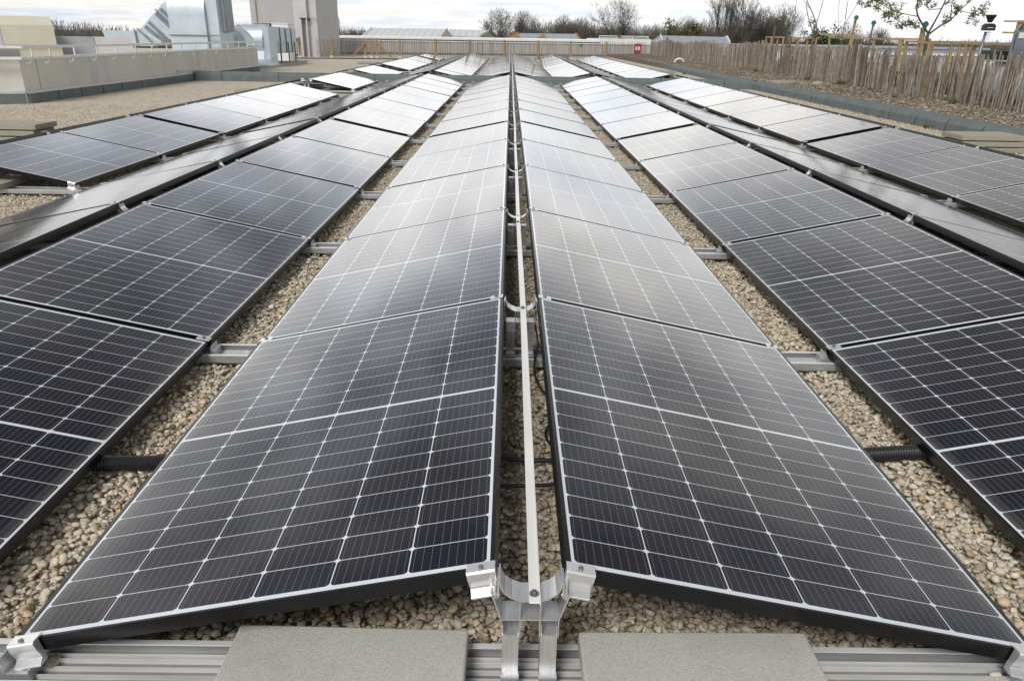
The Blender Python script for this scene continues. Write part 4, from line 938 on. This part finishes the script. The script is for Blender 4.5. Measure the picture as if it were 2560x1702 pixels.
for i, Lm in enumerate(limbs):
    dy = random.uniform(-.5, .5); pts = [GP(u, v, dy*j/len(Lm)) for j, (u, v) in enumerate(Lm)]; r0 = .023 if i < 3 else .010
    out = spline_branch(b, pts, r0, .005)
    for q in range(6, len(out), 2 if i > 2 else 3):
        p_ = out[q]; d_ = (out[q]-out[q-1]).normalized()
        for _ in range(2):
            nd = (d_*.5+Vector((random.gauss(0, .6), random.gauss(0, .6), random.gauss(.15, .5)))).normalized(); L_ = random.uniform(.08, .26)
            e_ = p_+nd*L_; tw_.tube([p_, p_+nd*L_*.5+Vector((0, 0, .01)), e_], [.004, .003, .002], 3); ends.append(e_)
            if random.random() < .5: ends.append(p_+nd*L_*.5)
b.build('trunk', M['bark'], gtree, smooth=True); tw_.build('twigs', M['bark'], gtree)
leaf_cloud(np.array([list(e) for e in ends]), 24, .036, .025, 'leaf', gtree, 'foliage')
def sapling(x, y, base, lims, lab, m_='bark_pale'):
    r = empty('sapling', (x, y, base)); tag(r, lab, 'sapling', 'bare saplings in the roof garden'); b = MB()
    for Lm, r0 in lims:
        out = spline_branch(b, Lm, r0, .004)
        for q in range(5, len(out), 2):
            nd = Vector((random.gauss(0, .6), random.gauss(0, .5), random.uniform(.2, .9))).normalized(); b.tube([out[q], out[q]+nd*random.uniform(.12, .4)], [.004, .002], 3)
    b.build('stems', M[m_], r); return r
sapling(9.4, 25, .27, [([(0, 0, 0), (0, 0, .9), (-.03, 0, 1.5), (-.5, 0, 2.3), (-.75, 0, 3)], .028), ([(0, 0, 1.1), (-.35, .1, 1.9), (-.45, 0, 2.6)], .018), ([(-.03, 0, 1.5), (.1, 0, 2.4), (.2, 0, 2.9)], .012), ([(-.3, 0, 1.95), (-.9, 0, 2.5), (-1.3, 0, 2.7)], .008)], 'leaning bare sapling with dark forked stem beside the yellow timber brace', 'bark')
sapling(10.0, 24.5, .27, [([(0, 0, 0), (.03, 0, 1.5), (.02, 0, 2.2), (.08, 0, 3)], .018), ([(.02, 0, 1.5), (.28, 0, 2.0), (.55, 0, 2.7)], .012), ([(-.1, 0, 1.3), (-.25, 0, 2.2), (-.2, 0, 2.9)], .008)], 'slim pale sapling behind the tall post with a green disc')
sapling(8.8, 25.5, .27, [([(0, 0, 0), (.05, 0, 1.4), (0, 0, 2.6)], .012)], 'single slim sapling left of the leaning one')

# timber frames and stakes
def tframe(x, y, w_, d_, h_, lab, rz=0, name='pergola', t_=.06):
    r = empty(name, (x, y, .27), (0, 0, rz)); tag(r, lab, 'pergola', 'yellow timber pergolas in the roof garden')
    for px, py in ((0, 0), (w_, 0), (w_, d_), (0, d_)):
        b = MB(); b.box(px-t_/2, px+t_/2, py-t_/2, py+t_/2, 0, h_-.002); b.build('post', M['frame_wood'], r)
    for a, c in (((-.03, 0), (w_+.03, 0)), ((-.03, d_), (w_+.03, d_))):
        b = MB(); b.beam((*a, h_+.02), (*c, h_+.02), t_, .045); b.build('top_rail', M['frame_wood'], r)
    for px in (0, w_):
        b = MB(); b.beam((px, .032, h_+.02), (px, d_-.032, h_+.02), t_, .043); b.build('top_rail', M['frame_wood'], r)
ws_ = 'leftmost;second from left;third from left;fourth from left;fifth from left;sixth from left;second from right;rightmost'.split(';')
for i, (x, y, w_, d_, h_) in enumerate([(9.35, 29, .42, .6, 1.12), (9.95, 28, .62, .8, 1.10), (10.1, 24, .70, 1.6, 1.12), (10.35, 21.5, .8, 1.5, 1.10), (10.2, 19.5, 1.2, 1.3, 1.04), (9.2, 16.0, .95, 2.2, 1.02), (9.0, 14.2, .95, 1.7, 1.02), (8.9, 12.9, .8, 1.0, .98)]):
    tframe(x, y, w_, d_, h_, f'open yellow timber pergola standing behind the weathered fence, {ws_[i]}')
def stake(x, y, h_, disc, lab, m_='frame_wood', t_=.06):
    r = empty('stake', (x, y, .27)); tag(r, lab, 'stake', 'wooden stakes in the roof garden')
    b = MB(); b.box(-t_/2, t_/2, -t_/2, t_/2, 0, h_); b.build('post', M[m_], r)
    if disc:
        b = MB(); pts = [(.075*math.cos(a)*(1 if math.sin(a) > -.3 else .7), h_+.05+.085*math.sin(a)-(.05 if math.sin(a) < -.9 else 0)) for a in [j*math.tau/18 for j in range(18)]]; b.prism(pts, -t_/2-.02, -t_/2-.008, 'Y'); b.build('disc', M['green_plastic'], r)
stake(10.55, 25.0, 1.65, 1, 'tall yellow stake topped by a green disc beside the bare saplings'); stake(10.45, 23.5, 1.48, 1, 'thin stake topped by a green disc, second from left', 'bark_pale', .03)
stake(9.9, 19.5, 1.38, 1, 'thick yellow stake with green disc behind the leafy tree', t_=.09); stake(9.2, 14.6, 1.2, 1, 'short stake with green disc near the dark logger box')
for i, (x, y, h_) in enumerate(((9.25, 28.5, 1.5), (9.62, 28.2, 1.45), (10.15, 27.2, 1.52))): stake(x, y, h_, 0, f'round pale wooden stake, {["leftmost", "middle", "rightmost"][i]} of three above the left frames', 'bark_pale', .05)
tb = empty('timber_brace', (9.45, 24.6, .27)); tag(tb, 'yellow timber rail joining the leaning sapling to the tall stake', 'timber brace'); b = MB(); b.beam((0, 0, 1.23), (1.1, 0, 1.20), .05, .06); b.build('rail', M['frame_wood'], tb)
tt = empty('timber_trellis', (8.75, 14.0, .27)); tag(tt, 'tall yellow post with three thin cross rails behind the rain gauge', 'trellis')
b = MB(); b.box(-.045, .045, -.03, .03, 0, 1.42); b.build('post', M['frame_wood'], tt)
for z_, xa, xb in ((1.40, -.32, .30), (1.22, -.30, .29)):
    b = MB(); b.beam((xa, -.045, z_), (xb, -.045, z_), .02, .028); b.build('rail', M['frame_wood'], tt)
b = MB(); b.beam((.29, -.045, 1.39), (.28, -.045, 1.235), .02, .025); b.build('rail', M['frame_wood'], tt)

# weather station
wsn = empty('weather_station', (8.57, 14.6, .27)); wsn.scale = (1.03, 1.03, 1.03); tag(wsn, 'black funnel rain gauge on a slim grey pole behind the weathered fence', 'weather station')
def lathe(b, prof, n=20, ox=0, oy=0):
    vs = [(ox+r_*math.cos(math.tau*j/n), oy+r_*math.sin(math.tau*j/n), z_) for r_, z_ in prof for j in range(n)]
    b.add(vs, [(i*n+j, i*n+(j+1) % n, (i+1)*n+(j+1) % n, (i+1)*n+j) for i in range(len(prof)-1) for j in range(n)])
b = MB(); b.tube([(-.10, 0, 0), (-.03, 0, 1.20)], .022, 10); b.build('pole', M['galv_dark'], wsn, smooth=True)
b = MB(); lathe(b, [(.001, 1.47), (.03, 1.355), (.035, 1.35), (.055, 1.40), (.085, 1.455), (.085, 1.475), (.08, 1.475), (.001, 1.42)]); b.build('funnel', M['black_plastic'], wsn)
b = MB(); b.prism([(-.095, 1.22), (.095, 1.22), (.095, 1.30), (.055, 1.335), (-.055, 1.335), (-.095, 1.30)], -.06, .06, 'Y'); b.build('housing', M['black_plastic'], wsn, bevel=.006)
b = MB(); b.box(-.055, -.045, -.063, -.0605, 1.255, 1.275)
for j in range(6): b.box(-.035+j*.014, -.025+j*.014, -.063, -.0605, 1.258, 1.272)
b.build('lettering', M['white'], wsn)
b = MB()
for j in range(6): b.tube([(.03, 0, 1.20-.03*j), (.03, 0, 1.185-.03*j)], .028, 12)
b.build('radiation_shield', M['white'], wsn)
b = MB()
for j in range(9): a = j*math.tau/9; b.tube([(.084*math.cos(a), .084*math.sin(a), 1.47), (.086*math.cos(a), .086*math.sin(a), 1.55)], .0015, 4)
b.build('bird_spikes', M['steel'], wsn)
b = MB(); b.tube([(-.10, 0, 1.24), (-.145, 0, 1.24), (-.13, 0, 1.37)], .004, 5); b.build('wind_arm', M['steel'], wsn)
lg = empty('logger_box', (8.52, 13.6, .27)); tag(lg, 'dark grey upright logger box on a pole at the right edge of the picture', 'logger box')
b = MB(); b.box(-.05, .16, -.06, .08, .75, 1.26); b.build('housing', M['galv_dark'], lg, bevel=.01); b = MB(); b.box(-.04, .04, -.085, -.062, 1.13, 1.22); b.build('label_plate', M['white'], lg)
b = MB(); b.beam((-.07, 0, 0), (-.05, 0, 1.2), .03, .03); b.build('pole', M['galv_dark'], lg); b = MB(); b.tube([(0, 0, 1.26), (.02, 0, 1.31), (.12, 0, 1.44)], [.03, .02, .006], 8); b.build('cap', M['black_plastic'], lg)

# bags, walls and plants seen through and above the fence
def bag(x, y, s_, h_, lab):
    rg = np.random.default_rng(int(x*100)); v0, f0 = ICO[2]; V = v0.copy(); V = np.sign(V)*np.abs(V)**.6; V *= (1+rg.normal(0, .05, (len(V), 1))); V = V*np.array([s_, s_, h_/2])+np.array([0, 0, h_/2])
    o = mesh_np('bulk_bag', V, f0, M['wet_bag']); o.location = (x, y, .26); tag(o, lab, 'bag', 'white bulk bags behind the weathered fence')
bag(9.2, 13.6, .42, .80, 'white woven bulk bag behind the sparse right end of the fence, nearest'); bag(9.5, 15.0, .42, .75, 'white woven bulk bag behind the fence below the rain gauge'); bag(10.2, 16.6, .45, .7, 'white woven bulk bag behind the fence right of the leafy tree')
b = MB(); b.box(-.6, .6, -.3, .3, 0, .16); o = tag(b.build('dark_tray', M['black_plastic'], bevel=.02), 'dark tray lying on top of the white bulk bags', 'tray'); o.location = (9.5, 15.0, 1.03)
gp = empty('greenhouse'); tag(gp, 'low white sided garden building behind the timber frames', 'building')
b = MB(); b.box(13.5, 26, 44, 50, 0, .98); b.build('wall', M['white'], gp); b = MB(); b.box(13.3, 26.2, 43.8, 50.2, .982, 1.08); b.build('roof', M['roof_blue'], gp)
rw = empty('roof_edge_wall'); tag(rw, 'white coping wall at the far side of the roof garden', 'wall'); b = MB(); b.box(14, 44, 30, 30.3, .2, .86); b.build('render', M['back_wall'], rw); b = MB(); b.box(13.9, 44, 29.95, 30.35, .861, .93); b.build('coping', M['white'], rw)
shr = [(8.9, 11.6, .30, .42, 'leaf', 'fresh green shrub seen through the right end of the fence'), (9.1, 12.6, .35, .5, 'leaf', 'fresh green shrub behind the fence, second from right'), (9.3, 13.9, .3, .35, 'leaf_dark', 'dark green shrub behind the fence below the rain gauge'),
       (9.3, 17, .4, .5, 'leaf', 'green shrub behind the fence right of the leafy tree'), (9.5, 19.5, .45, .55, 'leaf_dark', 'dark shrub behind the fence left of the leafy tree'), (9.4, 21.5, .4, .9, 'leaf_dark', 'dark upright shrub with white blossom behind the fence'), (9.7, 24, .5, .8, 'leaf_dark', 'dark shrub behind the tall stake'),
       (9.3, 26.6, .4, 1.3, 'leaf', 'yellow green shrub beside the leaning sapling'), (10.5, 29, .6, 1.2, 'leaf_dark', 'dark shrub behind the leftmost frames'), (8.72, 10.9, .22, .35, 'leaf', 'low green shrub behind the nearest fence pales'), (9.5, 31, .5, .8, 'leaf_dark', 'dark shrub behind the middle of the fence'), (9.6, 38, .6, .9, 'leaf_dark', 'dark shrub behind the far part of the fence')]
for i, (x, y, rx, rz, m_, lab) in enumerate(shr): bush(x, y, .27, rx, rz, 1500, .022, m_, lab, 200+i, 'shrubs in the roof garden', 'shrub')
for i, (x, y, s_, lab) in enumerate([(6.72, 12.55, .10, 'green tuft growing against the felted kerb by the paver stack'), (6.74, 14.3, .05, 'tiny tuft against the felted kerb'), (8.5, 20.4, .22, 'green tuft at the foot of the fence by the pale stone'), (8.3, 18.2, .14, 'small green tuft in the mulch below the timber frames'), (7.9, 16.2, .12, 'small green tuft in the middle of the mulch'), (8.25, 14.6, .16, 'low green tuft near the fence foot right of centre'), (8.45, 22.6, .2, 'dark green tuft at the fence foot, second from left'), (8.6, 28, .2, 'dark green tuft at the far fence foot'), (6.75, 31, .12, 'green tuft at the foot of the far kerb')]):
    r = empty('weed_tuft', (x, y, .02 if x < 7 else .185+(min(x, 8.9)-7.125)*.048)); tag(r, lab, 'weed', 'weed tufts in the bed and gravel'); n = 90; a = rng.uniform(0, 6.28, n); l_ = s_*rng.uniform(.4, 1, n); tl = rng.uniform(.1, .9, n)
    p0 = np.stack([rng.normal(0, s_*.2, n), rng.normal(0, s_*.2, n), 0*a], 1); p1 = p0+np.stack([np.cos(a)*l_*tl, np.sin(a)*l_*tl, l_*.8], 1); wv = np.stack([-np.sin(a), np.cos(a), 0*a], 1)*s_*.05
    V = np.stack([p0-wv, p0+wv, p1], 1).reshape(-1, 3); o = mesh_np('blades', V, np.arange(3*n).reshape(-1, 3), M['leaf'], False); o.parent = r
def stone(x, y, s_, lab, m_='white'):
    v0, f0 = ICO[2]; V = v0*np.array([s_, s_*.7, s_*.45]); o = mesh_np('stone', V, f0, M[m_]); o.location = (x, y, .23+s_*.25); tag(o, lab, 'stone', 'pale stones in the planting bed')
stone(8.0, 20.6, .16, 'pale rounded stone beside the flat slab in the planting bed', 'slab_old')
r = empty('white_hoop', (8.1, 38.5, .225)); tag(r, 'white arched plastic hoop in the mulch near the far end of the bed', 'hoop'); b = MB(); b.tube([(.22*math.cos(a), 0, .18*math.sin(a)) for a in [i*math.pi/10 for i in range(11)]], .05, 8); b.build('arch', M['white'], r, smooth=True)
b = MB(); b.box(-.45, .45, -.4, .4, 0, .05); o = tag(b.build('flat_slab', M['slab_old'], bevel=.01), 'flat pale slab lying in the planting bed beside the cross kerb', 'slab'); o.location = (7.65, 22.0, .205)

for i, (x, y, s_) in enumerate(((.52, 1.09, .006), (.44, 1.05, .003))):
    v0, f0 = ICO[2]; o = mesh_np('shell_fragment', v0*np.array([s_, s_*.6, s_*.4]), f0, M['white']); o.location = (x, y, .1055); tag(o, f'{["larger", "smaller"][i]} white shell fragment lying on the right concrete paver', 'shell')

# sparse low growth and dry stems across the mulch
n = 5200; X = rng.uniform(7.2, 9.0, n); Y = 9+rng.random(n)**1.5*40; keep = (np.sin(X*3.1+Y*.9)+np.sin(Y*2.3-X*2)+rng.normal(0, .8, n)) > .7; keep |= np.abs(X-np.interp(Y, [9.5, 12.4, 16.2, 25.7, 53], [8.1, 8.32, 8.42, 8.93, 9.2])) < .13
X, Y = X[keep], Y[keep]; n = len(X); Zb = np.interp(X, [7.125, 8.9], [.185, .27]); a = rng.uniform(0, 6.28, n); l_ = rng.uniform(.03, .13, n); tl = rng.uniform(.1, 1.3, n)
p0 = np.stack([X, Y, Zb], 1); p1 = p0+np.stack([np.cos(a)*l_*tl, np.sin(a)*l_*tl, l_], 1); wv = np.stack([-np.sin(a), np.cos(a), 0*a], 1)*rng.uniform(.003, .012, (n, 1))
V = np.stack([p0-wv*.4, p0+wv*.4, p1+wv*.5, p1-wv*.5], 1).reshape(-1, 3); o = mesh_np('ground_cover', V, np.arange(4*n).reshape(-1, 4), M['scrub'], False); tag(o, kind='stuff')
